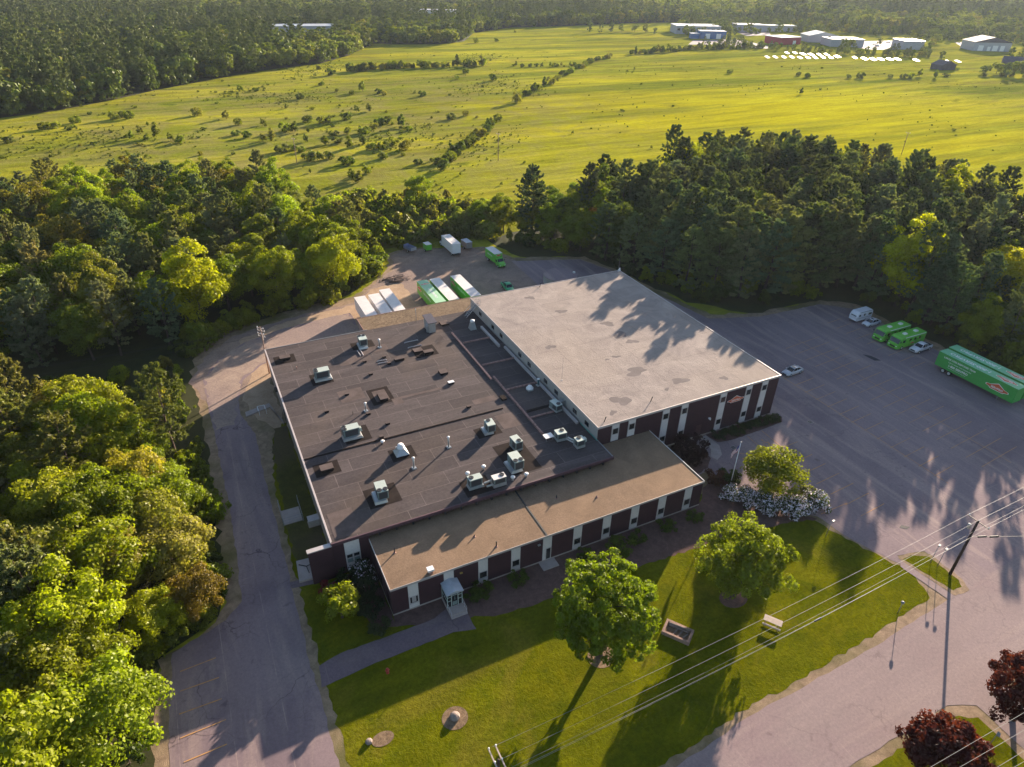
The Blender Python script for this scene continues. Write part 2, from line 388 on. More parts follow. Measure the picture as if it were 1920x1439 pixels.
M['galv'] = plain('galvanised_steel', (0.42, 0.42, 0.42), 0.35, 0.5, 0.5, 0.15, 2.0)
M['white'] = plain('white_paint', (0.74, 0.70, 0.68), 0.45, 0.4, 0, 0.06, 1.0)
M['offwhite'] = plain('offwhite_roof', (0.62, 0.56, 0.53), 0.55, 0.3, 0, 0.12, 0.5)
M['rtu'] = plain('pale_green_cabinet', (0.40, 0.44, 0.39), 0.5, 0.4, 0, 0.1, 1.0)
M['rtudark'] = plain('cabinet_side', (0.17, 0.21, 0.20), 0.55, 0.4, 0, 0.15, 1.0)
M['fan'] = plain('black_fan', (0.014, 0.014, 0.016), 0.5, 0.4)
M['coil'] = plain('condenser_coil', (0.045, 0.045, 0.05), 0.6, 0.4)
M['green'] = plain('green_paint', (0.055, 0.300, 0.055), 0.4, 0.5, 0, 0.06, 0.4)
M['lime'] = plain('lime_green_paint', (0.125, 0.440, 0.040), 0.4, 0.5, 0, 0.06, 0.4)
M['palegreen'] = plain('faded_green_roof', (0.30, 0.50, 0.30), 0.6, 0.3, 0, 0.08, 0.5)
M['seagreen'] = plain('washed_green_roof', (0.19, 0.46, 0.24), 0.6, 0.3, 0, 0.08, 0.5)
M['orange'] = plain('orange_red_paint', (0.62, 0.11, 0.035), 0.5, 0.4, 0, 0.05)
M['rubber'] = plain('black_rubber', (0.016, 0.015, 0.016), 0.8, 0.3)
M['glass'] = plain('dark_glass', (0.012, 0.014, 0.018), 0.08, 0.6, 0, 0.1)
M['silver'] = plain('silver_car_paint', (0.50, 0.48, 0.50), 0.3, 0.5, 0.3, 0.04)
M['carwhite'] = plain('white_car_paint', (0.66, 0.63, 0.66), 0.3, 0.5, 0, 0.04)
M['steelgrey'] = plain('grey_steel', (0.26, 0.25, 0.25), 0.5, 0.4, 0.3, 0.12)
M['black'] = plain('black_steel', (0.02, 0.02, 0.022), 0.6, 0.4)
M['wood'] = plain('weathered_timber', (0.27, 0.17, 0.13), 0.85, 0.2, 0, 0.3, 2.0)
M['palewood'] = plain('pale_timber', (0.42, 0.33, 0.28), 0.8, 0.2, 0, 0.15, 2.0)
M['pole'] = plain('dark_pole_wood', (0.055, 0.035, 0.030), 0.85, 0.2, 0, 0.3, 1.5)
M['wire'] = plain('pale_wire', (0.22, 0.20, 0.19), 0.5, 0.4, 0, 0.05)
M['bark'] = plain('bark', (0.085, 0.060, 0.048), 0.9, 0.1, 0, 0.35, 2.0)
M['stone'] = plain('fieldstone', (0.26, 0.20, 0.17), 0.9, 0.2, 0, 0.3, 2.0)
M['red'] = plain('red_paint', (0.36, 0.035, 0.025), 0.5, 0.4)
M['flagred'] = plain('flag_red', (0.42, 0.03, 0.05), 0.8, 0.1); M['flagblue'] = plain('flag_blue', (0.04, 0.04, 0.16), 0.8, 0.1)
M['blue'] = plain('blue_wall', (0.05, 0.13, 0.30), 0.7, 0.2); M['barnred'] = plain('red_wall', (0.32, 0.035, 0.05), 0.7, 0.2)
M['slate'] = plain('dark_shingle', (0.085, 0.075, 0.095), 0.8, 0.2, 0, 0.2, 0.6)
M['teal'] = plain('dark_teal_roof', (0.05, 0.12, 0.13), 0.6, 0.3); M['paleside'] = plain('pale_grey_siding', (0.36, 0.35, 0.38), 0.7, 0.2)
M['whiteroof'] = plain('white_metal_roof', (0.52, 0.48, 0.50), 0.4, 0.4); M['greyroof'] = plain('grey_metal_roof', (0.36, 0.37, 0.40), 0.45, 0.4)
M['solar'] = plain('solar_face_painted_glint', (0.58, 0.56, 0.57), 0.4, 0.4, 0.0, 0.05)  # white base colour stands in for the sky glint off the panels
M['pad'] = plain('pale_gravel_pad', (0.24, 0.19, 0.19), 0.9, 0.1, 0, 0.2, 0.05, False)
M['log'] = plain('cut_log', (0.20, 0.15, 0.13), 0.9, 0.1, 0, 0.3, 2.0)
M['leaf'] = leaf_mat('leaves', 0.46); M['needle'] = leaf_mat('needles', 0.30)
M['petal'] = leaf_mat('petals', 0.3)
M['farleaf'] = leaf_mat('far_leaves', 0.25, True, [(0.0, (0.085, 0.115, 0.018)), (0.2, (0.150, 0.180, 0.018)), (0.42, (0.075, 0.098, 0.022)), (0.62, (0.175, 0.195, 0.020)), (0.82, (0.11, 0.140, 0.026)), (0.95, (0.21, 0.190, 0.028)), (1.0, (0.09, 0.115, 0.025))])
M['farlight'] = leaf_mat('far_light_leaves', 0.25, True, [(0.0, (0.165, 0.190, 0.022)), (0.4, (0.215, 0.225, 0.026)), (0.8, (0.15, 0.18, 0.026)), (1.0, (0.24, 0.21, 0.04))])
M['fardark'] = leaf_mat('far_dark_leaves', 0.25, True, [(0.0, (0.085, 0.115, 0.028)), (0.5, (0.115, 0.145, 0.03)), (1.0, (0.09, 0.115, 0.04))])
M['farneedle'] = leaf_mat('far_needles', 0.12, True, [(0.0, (0.095, 0.118, 0.042)), (0.5, (0.130, 0.150, 0.05)), (1.0, (0.110, 0.132, 0.04))])

# ---------------------------------------------------------------- ground, pavements
def ground_sheet(name, poly, z, mat, rough=None, seed=1):
    if rough: poly = rough_poly(poly, rough[0], rough[1], seed)
    o = MB().sheet(poly, z).build(name, mat); return tag(o, kind='structure')
def gp(pts, z=0.0): return [G(x, y, z)[:2] for x, y in pts]

ground_sheet('ground', [(-4000, -3000), (6000, -3000), (6000, 6000), (-4000, 6000)], 0.0, M['meadow'])
WOOD_A = [(-56.3, 36), (-56.1, 20), (-56.3, 4), (-58.2, -4.9), (-64.6, -8.0), (-65.9, -22), (-70, -60), (-150, -60), (-170, 30), (-150, 66), (-95, 60), (-70, 46)]
WOOD_B = [(-57, 60), (-55.4, 67), (-48.6, 73.6), (-38, 77.5), (-26, 79.7), (-17, 84.5), (-9, 93), (-5, 106), (-10, 128), (-24, 160), (-40, 186), (-75, 194), (-105, 186), (-170, 170), (-200, 90), (-120, 66), (-80, 58)]
WOOD_C = [(27, 104), (30, 88), (46, 80.2), (49.5, 68), (54.3, 45), (66, 32.8), (86, 32.2), (91.8, 26.5), (91.5, 3), (91, -20), (97, -24), (116, -16), (150, -2), (195, 16), (205, 60), (195, 110), (160, 134), (120, 132), (80, 116), (55, 112)]
GAP = [(-57.5, 36), (-70, 46), (-95, 60), (-150, 66), (-120, 70), (-80, 62), (-58, 62)]
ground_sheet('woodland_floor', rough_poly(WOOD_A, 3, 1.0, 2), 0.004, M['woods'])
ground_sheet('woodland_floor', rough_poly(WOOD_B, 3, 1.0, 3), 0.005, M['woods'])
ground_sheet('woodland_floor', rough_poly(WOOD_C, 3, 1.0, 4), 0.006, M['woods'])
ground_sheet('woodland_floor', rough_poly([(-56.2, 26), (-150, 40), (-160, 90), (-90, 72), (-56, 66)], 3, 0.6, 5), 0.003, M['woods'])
# sandy verge under every pavement edge
ground_sheet('sandy_verge', [(-66.5,-24),(-65.3,-8.4),(-60,-6.6),(-57.0,-3),(-56.6,15),(-56.6,45),(-57.2,58),(-56,67),(-49.5,74),(-38.5,78),(-28,80.5),(-19,81),(-12,88),(-6,95),(-3.5,104),(3,107),(24,99),(28,88),(47,81),(50,70),(53,50),(55.5,37.5),(66,33.5),(86,32.5),(92.5,27),(92,3),(91.5,-20),(91,-64),(-66.5,-64)], 0.010, M['verge'], (1.5, 0.55), 7)
LAWN = [(-47.5,-45.4),(-48.0,-28.5),(-48.1,-19.0),(-48.2,0),(-47.8,18),(-46.2,30),(-44,34),(-43,34),(-43,-3),(-10,-14),(14,-12),(18.5,-16.5),(24.0,-24.0),(25.2,-28.8),(28.3,-37.2),(26.6,-41.2),(12,-42.3),(-7,-42.8),(-20,-43.8),(-34,-44.7)]
ground_sheet('lawn', LAWN, 0.020, M['lawn'], (0.8, 0.28), 8)
ground_sheet('yard', [(-58,55),(-54.5,64),(-48,71.5),(-36,75.5),(-20,77.5),(-14,84.5),(-5,93.5),(-2.6,103),(2.2,105.6),(20,100),(24,92),(28,85),(45,79.5),(48.5,70),(50,56),(38,52),(-43,50),(-47,46),(-55,45)], 0.014, M['yard'], (1.5, 0.5), 9)
ground_sheet('sand', [(-46.5,53),(-49,46),(-48.8,40),(-43.4,30),(-43.4,50),(-23,50),(-23,58.5),(-6,59),(-6,84),(-14,83.5),(-20,76),(-36,74),(-47,69)], 0.018, M['sand'], (1.5, 0.6), 10)
DRIVE = [(-64.6,-64),(-64.6,-19.9),(-63.7,-8.2),(-57.5,-5.9),(-55.3,-3.7),(-55.0,3),(-54.7,16),(-54.9,30),(-55.2,44),(-55.3,55),(-52,62),(-46,67.5),(-38,70.5),(-28,72),(-22,72.4),(-22,62),(-36,60),(-44,56.5),(-48.2,52),(-50.0,45),(-50.2,40),(-48.6,33),(-48.9,19),(-49.0,1),(-49.2,-16),(-49.0,-20),(-48.9,-30),(-48.6,-45.6),(-48,-64)]
ground_sheet('driveway', DRIVE, 0.024, M['drive'], (1.0, 0.14), 11)
ground_sheet('gravel_bend', [(-54.9,36.5),(-55.0,44),(-55.1,55),(-51.8,61.8),(-46,67.2),(-38,70.2),(-28,71.7),(-22.3,72.0),(-22.3,62.3),(-36,60.4),(-44,57),(-48.6,52.2),(-50.4,45),(-50.6,40),(-51.5,37)], 0.0265, M['bend'], (0.9, 0.5), 31)
LOT = [(26.5,86),(44.5,79.4),(47.6,70.5),(51,50),(53.6,35.6),(65.9,31.6),(84,30.8),(89.6,25.6),(89.4,2.7),(89.2,-15.7),(89,-46.5),(33.2,-46.5),(32.6,-42.6),(33.4,-40.8),(33.5,-35.3),(29.2,-34.2),(28.4,-36.4),(25.8,-29),(25.0,-23.6),(21.4,-20.4),(18.7,-15.4),(16.8,-8.2),(11,-9),(10.4,-14.0),(10.4,-0.2),(38.3,-0.2),(38.3,51.9),(25,53)]
ground_sheet('parking_lot', LOT, 0.028, M['lot'], (1.0, 0.12), 12)
ground_sheet('road', [(-260,-45.6),(-60,-45.4),(-17.4,-44.6),(-7,-43.6),(13.5,-43.3),(27.3,-42.5),(46,-41.6),(260,-38),(260,-49),(29.5,-51.9),(23.2,-52.3),(22.6,-66),(17.2,-66),(17.6,-53.6),(14.6,-52.2),(-1.3,-52.3),(-60,-53.5),(-260,-55)], 0.032, M['road'], (1.5, 0.12), 13)
ground_sheet('far_lawn', [(-260,-57.5),(-60,-55.2),(-1.3,-53.4),(13.6,-53.3),(16.4,-54.6),(16.2,-67),(-260,-67)], 0.034, M['lawn'], (1.0, 0.25), 14)
ground_sheet('far_lawn', [(23.6,-66),(23.9,-54.6),(25.2,-53.3),(30,-53.1),(120,-52),(120,-66)], 0.034, M['lawn'], (1.0, 0.25), 15)
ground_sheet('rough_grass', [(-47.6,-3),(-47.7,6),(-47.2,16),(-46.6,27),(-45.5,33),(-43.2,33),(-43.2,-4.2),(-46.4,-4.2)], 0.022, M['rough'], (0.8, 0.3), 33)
ISLAND = [(29.1,-34.8),(33.0,-35.7),(32.8,-40.9),(32.2,-42.0),(29.6,-41.6)]
ground_sheet('grass_island', [(29.3,-35.0),(31.0,-35.0),(33.1,-36.2),(33.0,-40.8),(32.2,-41.8),(30.6,-41.7)], 0.052, M['lawn'], (0.6, 0.12), 16)
ground_sheet('sandy_island', [(28.9,-34.6),(31.2,-34.6),(33.7,-36.0),(33.6,-40.9),(32.7,-42.6),(30.0,-42.4)], 0.044, M['verge'], (0.6, 0.12), 17)
ground_sheet('path', [(27.8,-35.8),(28.9,-35.0),(29.9,-42.5),(28.6,-42.5)], 0.048, M['road'], (0.8, 0.05), 18)
ground_sheet('mulch_bed', [(-38.5,-15.8),(-32.2,-18.2),(-29.0,-18.4),(-26.0,-19.6),(-20,-20.0),(-12,-20.4),(-2,-20.6),(6,-21.0),(12,-21.4),(19,-22.5),(24.6,-24.0),(21.2,-20.5),(18.6,-15.6),(16.8,-9),(10.2,-13.8),(-38.3,-13.8)], 0.036, M['mulch'], (0.8, 0.3), 19)
ground_sheet('mulch_bed', [(-45.8,-6.0),(-38.4,-4.0),(-38.4,-15.8),(-41.0,-14.6),(-42.6,-10.5),(-45.5,-8.2)], 0.038, M['mulch'], (0.8, 0.25), 20)
ground_sheet('mulch_bed', [(11,-0.3),(20.0,-0.3),(19.5,-5.8),(17.4,-7.6),(14,-8.2),(11,-6)], 0.040, M['mulch'], (0.8, 0.15), 21)
ground_sheet('mulch_bed', [(23.0,-0.2),(38.6,-0.2),(39.6,-1.6),(38.4,-2.9),(27,-3.3),(23.5,-2.8)], 0.040, M['mulch'], (0.8, 0.1), 22)
ground_sheet('walkway', gp([(598,1250),(640,1225),(750,1185),(815,1160),(836,1143),(868,1136),(893,1180),(850,1186),(760,1222),(690,1250),(603,1290)]), 0.046, M['path'], (0.8, 0.08), 23)
ground_sheet('path', gp([(542,1093),(583,1082),(590,1095),(548,1104)]), 0.042, M['path'])
ground_sheet('path', [(21.6,-0.3),(23.0,-0.3),(23.2,-3.6),(21.9,-5.8),(20.2,-6.6),(19.8,-5.4),(21.2,-3.8)], 0.042, M['concrete'])
for c, rx, ry, key, sd_ in ((G(853,1347), 1.45, 1.35, 'straw', 3), (G(718,1386), 1.2, 0.8, 'straw', 4), (G(1127,1232), 1.7, 1.5, 'straw', 5), (G(1375,1122), 2.0, 1.5, 'mulch', 6)):
    ground_sheet('tree_ring_mulch', [(c[0]+rx*math.cos(a*math.pi/12), c[1]+ry*math.sin(a*math.pi/12)) for a in range(24)], 0.045, M[key], (0.35, 0.2), sd_)

# painted stall lines: one set of markings per row of stalls
def lines(name, segs, w=0.11, z=0.052):
    mb = MB()
    for a, b in segs:
        a, b = Vector(a), Vector(b); d = (b-a).normalized(); n = Vector((-d.y, d.x))*w/2
        mb.quad((*(a-n), z), (*(b-n), z), (*(b+n), z), (*(a+n), z))
    return tag(mb.build(name, M['yellow']), kind='structure')
lines('stall_markings', [((49.9, 8.2-2.75*k), (55.6, 8.7-2.75*k)) for k in range(13)] + [((50.1, 9), (50.4, -27))], 0.10)
lines('stall_markings', [((59.5, 17.4-2.75*k), (65.0, 17.9-2.75*k)) for k in range(17)] + [((65.0+5.5*0, 19), (65.2, -28))], 0.09, 0.053)
lines('stall_markings', [((65.0, 17.9-2.75*k), (70.6, 18.4-2.75*k)) for k in range(17)], 0.09, 0.054)
lines('stall_markings', [((77.5, 22.5-2.75*k), (82.5, 22.9-2.75*k)) for k in range(9)], 0.09, 0.053)
lines('stall_markings', [((30.4+0.15*k, -12.6-2.75*k), (36.0+0.15*k, -12.2-2.75*k)) for k in range(6)] + [((25.9, -23.5), (31.6, -23.4))], 0.10)
lines('stall_markings', [((29.5, -3.6), (29.2, -8.8)), ((33.0, -3.4), (32.8, -8.6)), ((29.2, -8.8), (36.5, -8.5)), ((24.5, -6.5), (29.2, -9.6))], 0.10, 0.053)
lines('stall_markings', [(G(338,1260)[:2], G(405,1234)[:2]), (G(338,1297)[:2], G(411,1271)[:2]), (G(336,1340)[:2], G(416,1311)[:2]), (G(338,1385)[:2], G(424,1350)[:2]), (G(345,1430)[:2], G(426,1396)[:2])], 0.12)
def wheelchair_mark(name, x, y):                    # worn accessible-parking symbol on the asphalt
    mb = MB(); z = 0.053
    def arc(cx, cy, r, a0, a1, w=0.13, n=14):
        for k in range(n):
            a, b = R(a0+(a1-a0)*k/n), R(a0+(a1-a0)*(k+1)/n)
            mb.quad(*[(cx+rr*math.cos(t), cy+rr*math.sin(t), z) for rr, t in ((r-w, a), (r, a), (r, b), (r-w, b))])
    arc(x, y, 0.55, 130, 400); arc(x+0.05, y+1.1, 0.2, 0, 360, 0.2)
    mb.box(x-0.02, x+0.12, y+0.2, y+0.9, z, z+0.001); mb.box(x+0.1, x+0.6, y+0.2, y+0.32, z, z+0.001); mb.box(x+0.5, x+0.62, y-0.4, y+0.22, z, z+0.001)
    return tag(mb.build(name, M['yellow']), kind='structure')
wheelchair_mark('accessible_marking', 31.0, -6.6); wheelchair_mark('accessible_marking', 24.4, -9.3)
# tar patches and drains on the lot
for pts, nm in (([(1617,665),(1633,668),(1652,677),(1640,677)], 'tar_patch'), ([(1690,985),(1706,989),(1700,993),(1686,990)], 'tar_patch')):
    ground_sheet(nm, gp(pts), 0.050, plain('tar', (0.035, 0.03, 0.033), 0.8), (0.8, 0.1), 5)

# ---------------------------------------------------------------- the building
def seg_text(body, size, bold=0.0, align='CENTER'):
    cu = bpy.data.curves.new('text', 'FONT'); cu.body = body; cu.size = size; cu.align_x = align; cu.align_y = 'CENTER'
    cu.offset = bold; cu.resolution_u = 2
    o = bpy.data.objects.new('text', cu); COL.objects.link(o)
    bpy.context.view_layer.update()
    me = bpy.data.meshes.new_from_object(o.evaluated_get(bpy.context.evaluated_depsgraph_get()))
    bpy.data.objects.remove(o); bpy.data.curves.remove(cu)
    return me
def lettering(rows, parent, mat, origin, right, up, name='lettering', width=None):
    """rows: (text, size, u, v, bold); laid on the plane through origin spanned by right and up"""
    mb = MB(); o, r, u = Vector(origin), Vector(right), Vector(up)
    for body, size, a, b, bold in rows:
        me = seg_text(body, size, bold)
        vs = [o + r*(a+v.co.x) + u*(b+v.co.y) for v in me.vertices]
        mb.add(vs, [tuple(p.vertices) for p in me.polygons]); bpy.data.meshes.remove(me)
    return mb.build(name, mat, parent)
def emblem(parent, origin, right, up, w, text=True, name='emblem'):
    """orange house-roof emblem with the firm's name across it"""
    r, u = Vector(right), Vector(up); n = r.cross(u); o = Vector(origin)
    shape = [(-0.5, -0.035), (-0.485, 0.03), (-0.30, 0.055), (0.0, 0.20), (0.30, 0.055), (0.485, 0.03), (0.5, -0.035), (0.33, -0.075), (0.28, -0.12), (-0.28, -0.12), (-0.33, -0.075)]
    mb = MB()
    for k, dn, mi in ((1.07, 0.02, 1), (1.0, 0.032, 0)):
        P = [o + r*(x*w*k) + u*((y if k == 1 else y*1.12)*w*k) + n*dn for x, y in shape]
        for i in range(1, len(P)-1): pass
        c = o + n*dn
        mb.add([c]+P, [(0, i+1, (i+1) % len(P)+1) for i in range(len(P))][::-1], mi)
    e = mb.build(name, [M['orange'], M['white']], parent)
    if text: lettering([('SERVPRO', w*0.135, 0, -w*0.03, w*0.004)], e, M['white'], o+n*0.045, right, up)
    return e

bld = thing('commercial_building', 'large low industrial building of joined flat-roofed blocks with maroon brick and cream panel strips', 'building')
HT, HD, HL = 8.495, 6.063, 4.793

def facade_window(mb, x0, x1, z0, z1, y, frame=0.07):
    """frame and pane on a wall facing -y; material 0 frame, 1 glass"""
    for a, b, c, d in ((x0, x1, z0, z0+frame), (x0, x1, z1-frame, z1), (x0, x0+frame, z0+frame, z1-frame), (x1-frame, x1, z0+frame, z1-frame)):
        mb.box(a, b, y-0.06, y+0.02, c, d, 0)
    mb.quad((x0+frame, y-0.02, z0+frame), (x1-frame, y-0.02, z0+frame), (x1-frame, y-0.02, z1-frame), (x0+frame, y-0.02, z1-frame), 1)

# tall block
tall = MB().box(0.05, 38.12, 0.0, 51.75, 0.0, 8.1, 0)
tall = tall.build('warehouse_wall', M['brick'], bld)
side = MB().box(-0.02, 0.05, 0.02, 51.75, 4.6, 8.12)
for k in range(26): side.box(-0.045, -0.02, 0.05+2.0*k, 0.13+2.0*k, 6.0, 8.1)
side.build('side_siding', M['siding'], tall)
MB().box(0.0, 38.17, -0.03, 51.8, HT-0.30, HT).build('warehouse_roof', M['tallroof'], bld)
f = MB(); f.box(-0.10, 38.27, -0.14, -0.03, HT-0.34, HT+0.07); f.box(-0.10, 0.0, -0.03, 51.9, HT-0.34, HT+0.07); f.box(38.17, 38.27, -0.03, 51.9, HT-0.34, HT+0.07); f.box(0, 38.17, 51.8, 51.9, HT-0.34, HT+0.05)
f.build('roof_edge', M['trim'], bld)
wroof = bpy.data.objects['warehouse_roof']
MB().box(0.06, 38.1, -0.05, 0.0, 0.0, 0.28).build('footing', M['concrete'], tall)
for i, x in enumerate((2.71, 5.86, 12.64, 16.52, 24.79, 30.54, 34.21)):
    low = i < 2
    MB().box(x, x+1.32, -0.05, 0.01, 4.9 if low else 0.32, 8.13).build('panel_strip', M['panel'], tall)
    MB().box(x-0.05, x, -0.07, 0.01, 4.9 if low else 0.32, 8.13).box(x+1.32, x+1.37, -0.07, 0.01, 4.9 if low else 0.32, 8.13).build('strip_trim', M['trim'], tall)
    spans = ((6.2, 7.4),) if low else ((6.2, 7.4), (1.55, 2.7))
    for z0, z1 in spans:
        mb = MB(); facade_window(mb, x+0.10, x+1.22, z0, z1, -0.06); mb.build('window', [M['trim'], M['glass']], tall)
door = MB().box(20.6, 21.7, -0.07, 0.0, 0.3, 2.6).build('service_door', plain('maroon_door', (0.06, 0.02, 0.024), 0.6), tall)
MB().box(23.0, 23.35, -0.3, 0.0, 3.4, 3.65).box(23.1, 23.25, -0.42, -0.3, 3.3, 3.5).build('flood_light', M['white'], tall)
em = emblem(bld, (28.5, -0.05, 6.0), (1, 0, 0), (0, 0, 1), 3.55, True, 'wall_emblem')
for y in (46.37, 40.0, 35.98, 27.6, 23.68, 17.27, 13.38, 7.0, 3.18):
    mb = MB()
    mb.box(-0.09, -0.02, y-0.58, y+0.58, 6.78, 7.55, 0); mb.quad((-0.095, y+0.5, 6.85), (-0.095, y-0.5, 6.85), (-0.095, y-0.5, 7.48), (-0.095, y+0.5, 7.48), 1)
    mb.build('window', [M['black'], M['glass']], tall)
rg = random.Random(5)
def blot(cx, cy, r, z, seed, k=1.0, n=22):
    g = random.Random(seed); ph = [g.uniform(0, 6.28) for _ in range(4)]; out = []
    for i in range(n):
        a = 6.2832*i/n; q = r*(1+0.28*math.sin(2*a+ph[0])+0.2*math.sin(3*a+ph[1])+0.12*math.sin(5*a+ph[2]))
        out.append((cx+q*k*math.cos(a), cy+q*math.sin(a)))
    return MB().sheet(out, z)
for i, (x, y, r, k) in enumerate(((11.9, 46.8, .75, 1.2), (14.8, 38.2, .85, 1.2), (20.7, 29.5, .9, 1.5), (20.4, 24.4, 1.2, 1.1), (20.9, 21.3, .8, 1.3), (5.5, 25.8, .75, 1.2), (15.3, 11.7, 1.1, 2.0), (20.5, 5.9, 1.0, 1.3), (7.6, 4.9, 1.2, 1.4), (4.4, 2.5, .55, 1.2), (14.9, 17.6, .4, 2.0), (12.8, 17.4, .3, 1.3), (16.7, 4.6, .35, 1.4), (28.2, 3.4, .5, 1.6))):
    blot(x, y, r, HT+0.006, 40+i, k).build('damp_patch', M['puddle'], wroof)
# dark-roofed block
dark = MB().box(-43.1, -0.05, -4.0, 50.9, 0.0, 5.62).build('plant_wall', M['pinkside'], bld)
MB().box(-43.25, -38.3, -4.62, -4.0, 0.0, 5.6).box(-38.3, -0.1, -4.06, -4.0, HL, 5.6).build('brick_front', M['brick'], dark)
MB().box(-43.2, -0.06, -4.6, 51.0, HD-0.40, HD).build('plant_roof', M['darkroof'], bld)
droof = bpy.data.objects['plant_roof']
MB().box(-43.35, 0.12, -4.80, -4.6, HD-0.46, HD+0.03).build('front_fascia', M['brick2'], droof)
e = MB(); e.box(-43.33, -43.2, -4.6, 51.1, HD-0.2, HD+0.10); e.box(-43.2, -43.08, -4.4, 51.0, HD, HD+0.05); e.build('metal_edge', M['trim'], droof)
MB().box(-43.2, -23.2, 51.0, 51.15, HD-0.3, HD+0.06).build('metal_edge', M['steelgrey'], droof)
MB().box(-0.06, 0.10, -4.6, -0.12, HD-0.3, HD+0.05).build('metal_edge', M['steelgrey'], droof)
for k in range(16): MB().box(-37.0+2.35*k, -36.75+2.35*k, -4.72, -4.06, HL+0.2, HD-0.46).build('soffit_bracket', M['black'], dark)
# cream panel with paired windows left of the front wing
mb = MB(); MB().box(-41.7, -39.7, -4.68, -4.6, 0.25, 5.5).build('panel_strip', M['panel'], dark)
mb = MB(); facade_window(mb, -41.6, -40.73, 2.6, 3.3, -4.68); facade_window(mb, -40.67, -39.8, 2.6, 3.3, -4.68); mb.build('window', [M['trim'], M['glass']], dark)
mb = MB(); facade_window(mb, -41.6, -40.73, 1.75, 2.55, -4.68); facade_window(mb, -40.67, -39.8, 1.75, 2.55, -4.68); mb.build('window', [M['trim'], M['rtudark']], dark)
w = MB().box(-46.3, -43.3, -4.85, -4.35, 0.0, 5.75).build('wing_wall', M['brick'], bld)
MB().box(-46.4, -43.25, -4.95, -4.25, 5.75, 5.9).build('wall_cap', M['trim'], w)
# roof ridge (expansion joint) and curbs
MB().box(-43.0, -9.9, 14.02, 14.28, HD, HD+0.12).build('roof_ridge', M['darkpatch'], droof)
MB().box(-8.05, -7.75, 23.2, 42.7, HD, HD+0.32).build('expansion_curb', M['rust'], droof)
MB().box(-7.35, -7.05, 4.8, 23.9, HD, HD+0.32).build('expansion_curb', M['rust'], droof)
for y, x1 in ((37.9, -1.6), (28.5, -0.7), (19.0, -0.9), (9.65, -0.4)):
    MB().box(-7.4 if y > 24 else -6.9, x1, y-0.13, y+0.13, HD, HD+0.24).build('cross_curb', M['rust'], droof)
MB().box(-6.6, -1.2, 11.3, 11.9, HD, HD+0.1).build('cross_curb', M['darkpatch'], droof)
MB().box(-1.75, -1.35, 33.6, 42.4, HD, HD+0.5).box(-0.85, -0.45, 5.0, 33.0, HD, HD+0.42).build('wall_gutter', M['trim'], droof)
mb = MB().box(-0.12, -0.02, 0.0, 5.0, HD, HD+0.14).box(-0.12, 0.0, -0.2, 0.0, HD, HD+0.14).build('copper_flashing', plain('verdigris', (0.10, 0.30, 0.24), 0.6), droof)
for i, (x0, x1, y0, y1, m) in enumerate(((-42.3, -38.5, 44.2, 47.4, 'darkpatch'), (-42.2, -38.5, 9.1, 12.2, 'darkpatch'), (-29.5, -25.7, 23.8, 29.0, 'darkpatch'), (-36.9, -32.3, -0.6, 3.6, 'darkpatch'), (-36.3, -32.2, 15.1, 19.2, 'darkpatch'),
     (-31.0, -27.2, 7.9, 11.0, 'darkpatch'), (-16.9, -12.8, 7.9, 10.6, 'darkpatch'), (-15.9, -11.1, -2.4, 5.2, 'darkpatch'), (-27.8, -23.5, 43.9, 46.8, 'darkpatch'), (-37.5, -33.8, 34.2, 38.2, 'darkpatch'), (-17.6, -13.2, 36.0, 40.0, 'darkpatch'), (-23.8, -19.6, -4.0, -0.4, 'darkpatch'),
     (-26.6, -21.5, 41.5, 44.0, 'lightpatch'), (-34.2, -30.0, 26.8, 30.6, 'lightpatch'), (-25.2, -15.2, 24.05, 24.65, 'lightpatch'), (-26.2, -24.5, 22.6, 24.6, 'lightpatch'), (-13.8, -9.6, 17.0, 18.5, 'lightpatch'), (-12.2, -8.6, 8.6, 12.6, 'lightpatch'), (-31.5, -25.5, 39.0, 42.4, 'lightpatch'), (-42.6, -39.2, -4.2, 1.0, 'lightpatch'))):
    z = HD + (0.008 if m == 'lightpatch' else 0.012) + 0.0007*i
    MB().sheet(rough_poly([(x0, y0), (x1, y0), (x1, y1), (x0, y1)], 1.2, 0.04, i), z).build('membrane_patch', M[m], droof)
MB().sheet([(-28.7, 24.7), (-26.4, 24.7), (-26.4, 28.2), (-28.7, 28.2)], HD+0.035).build('membrane_patch', M['lightpatch'], droof)
# front wing
LX0, LX1, LY = -38.33, 10.235, -14.06
low = MB().prism([(LX0+.03, LY+.03), (LX1-.03, LY+.03), (LX1-.03, -0.06), (0.1, -0.06), (0.1, -4.1), (LX0+.03, -4.1)], 0.0, 4.45, top=False).build('front_wing_wall', M['brick'], bld)
MB().prism([(LX0, LY), (LX1, LY), (LX1, -0.07), (0.03, -0.07), (0.03, -4.08), (LX0, -4.08)], 4.45, HL).build('front_wing_roof', M['lowroof'], bld)
lroof = bpy.data.objects['front_wing_roof']
e = MB(); e.box(LX0-.06, LX1+.08, LY-.06, LY, HL-0.30, HL+0.04); e.build('roof_edge', M['trim'], lroof)
MB().box(LX0-.06, LX0, LY, -4.0, HL-0.3, HL+0.10).build('roof_edge', M['offwhite'], lroof)
MB().box(LX1, LX1+.08, LY, -0.1, HL-0.3, HL+0.10).build('roof_edge', M['offwhite'], lroof)
MB().box(-16.55, -16.35, LY+.05, -4.2, HL, HL+0.06).build('expansion_joint', M['black'], lroof)
MB().box(LX0, LX1, LY-0.02, LY+0.02, 0.0, 0.26).box(LX0-.0, LX0+.02, LY, -4.2, 0, 0.26).build('footing', M['concrete'], low)
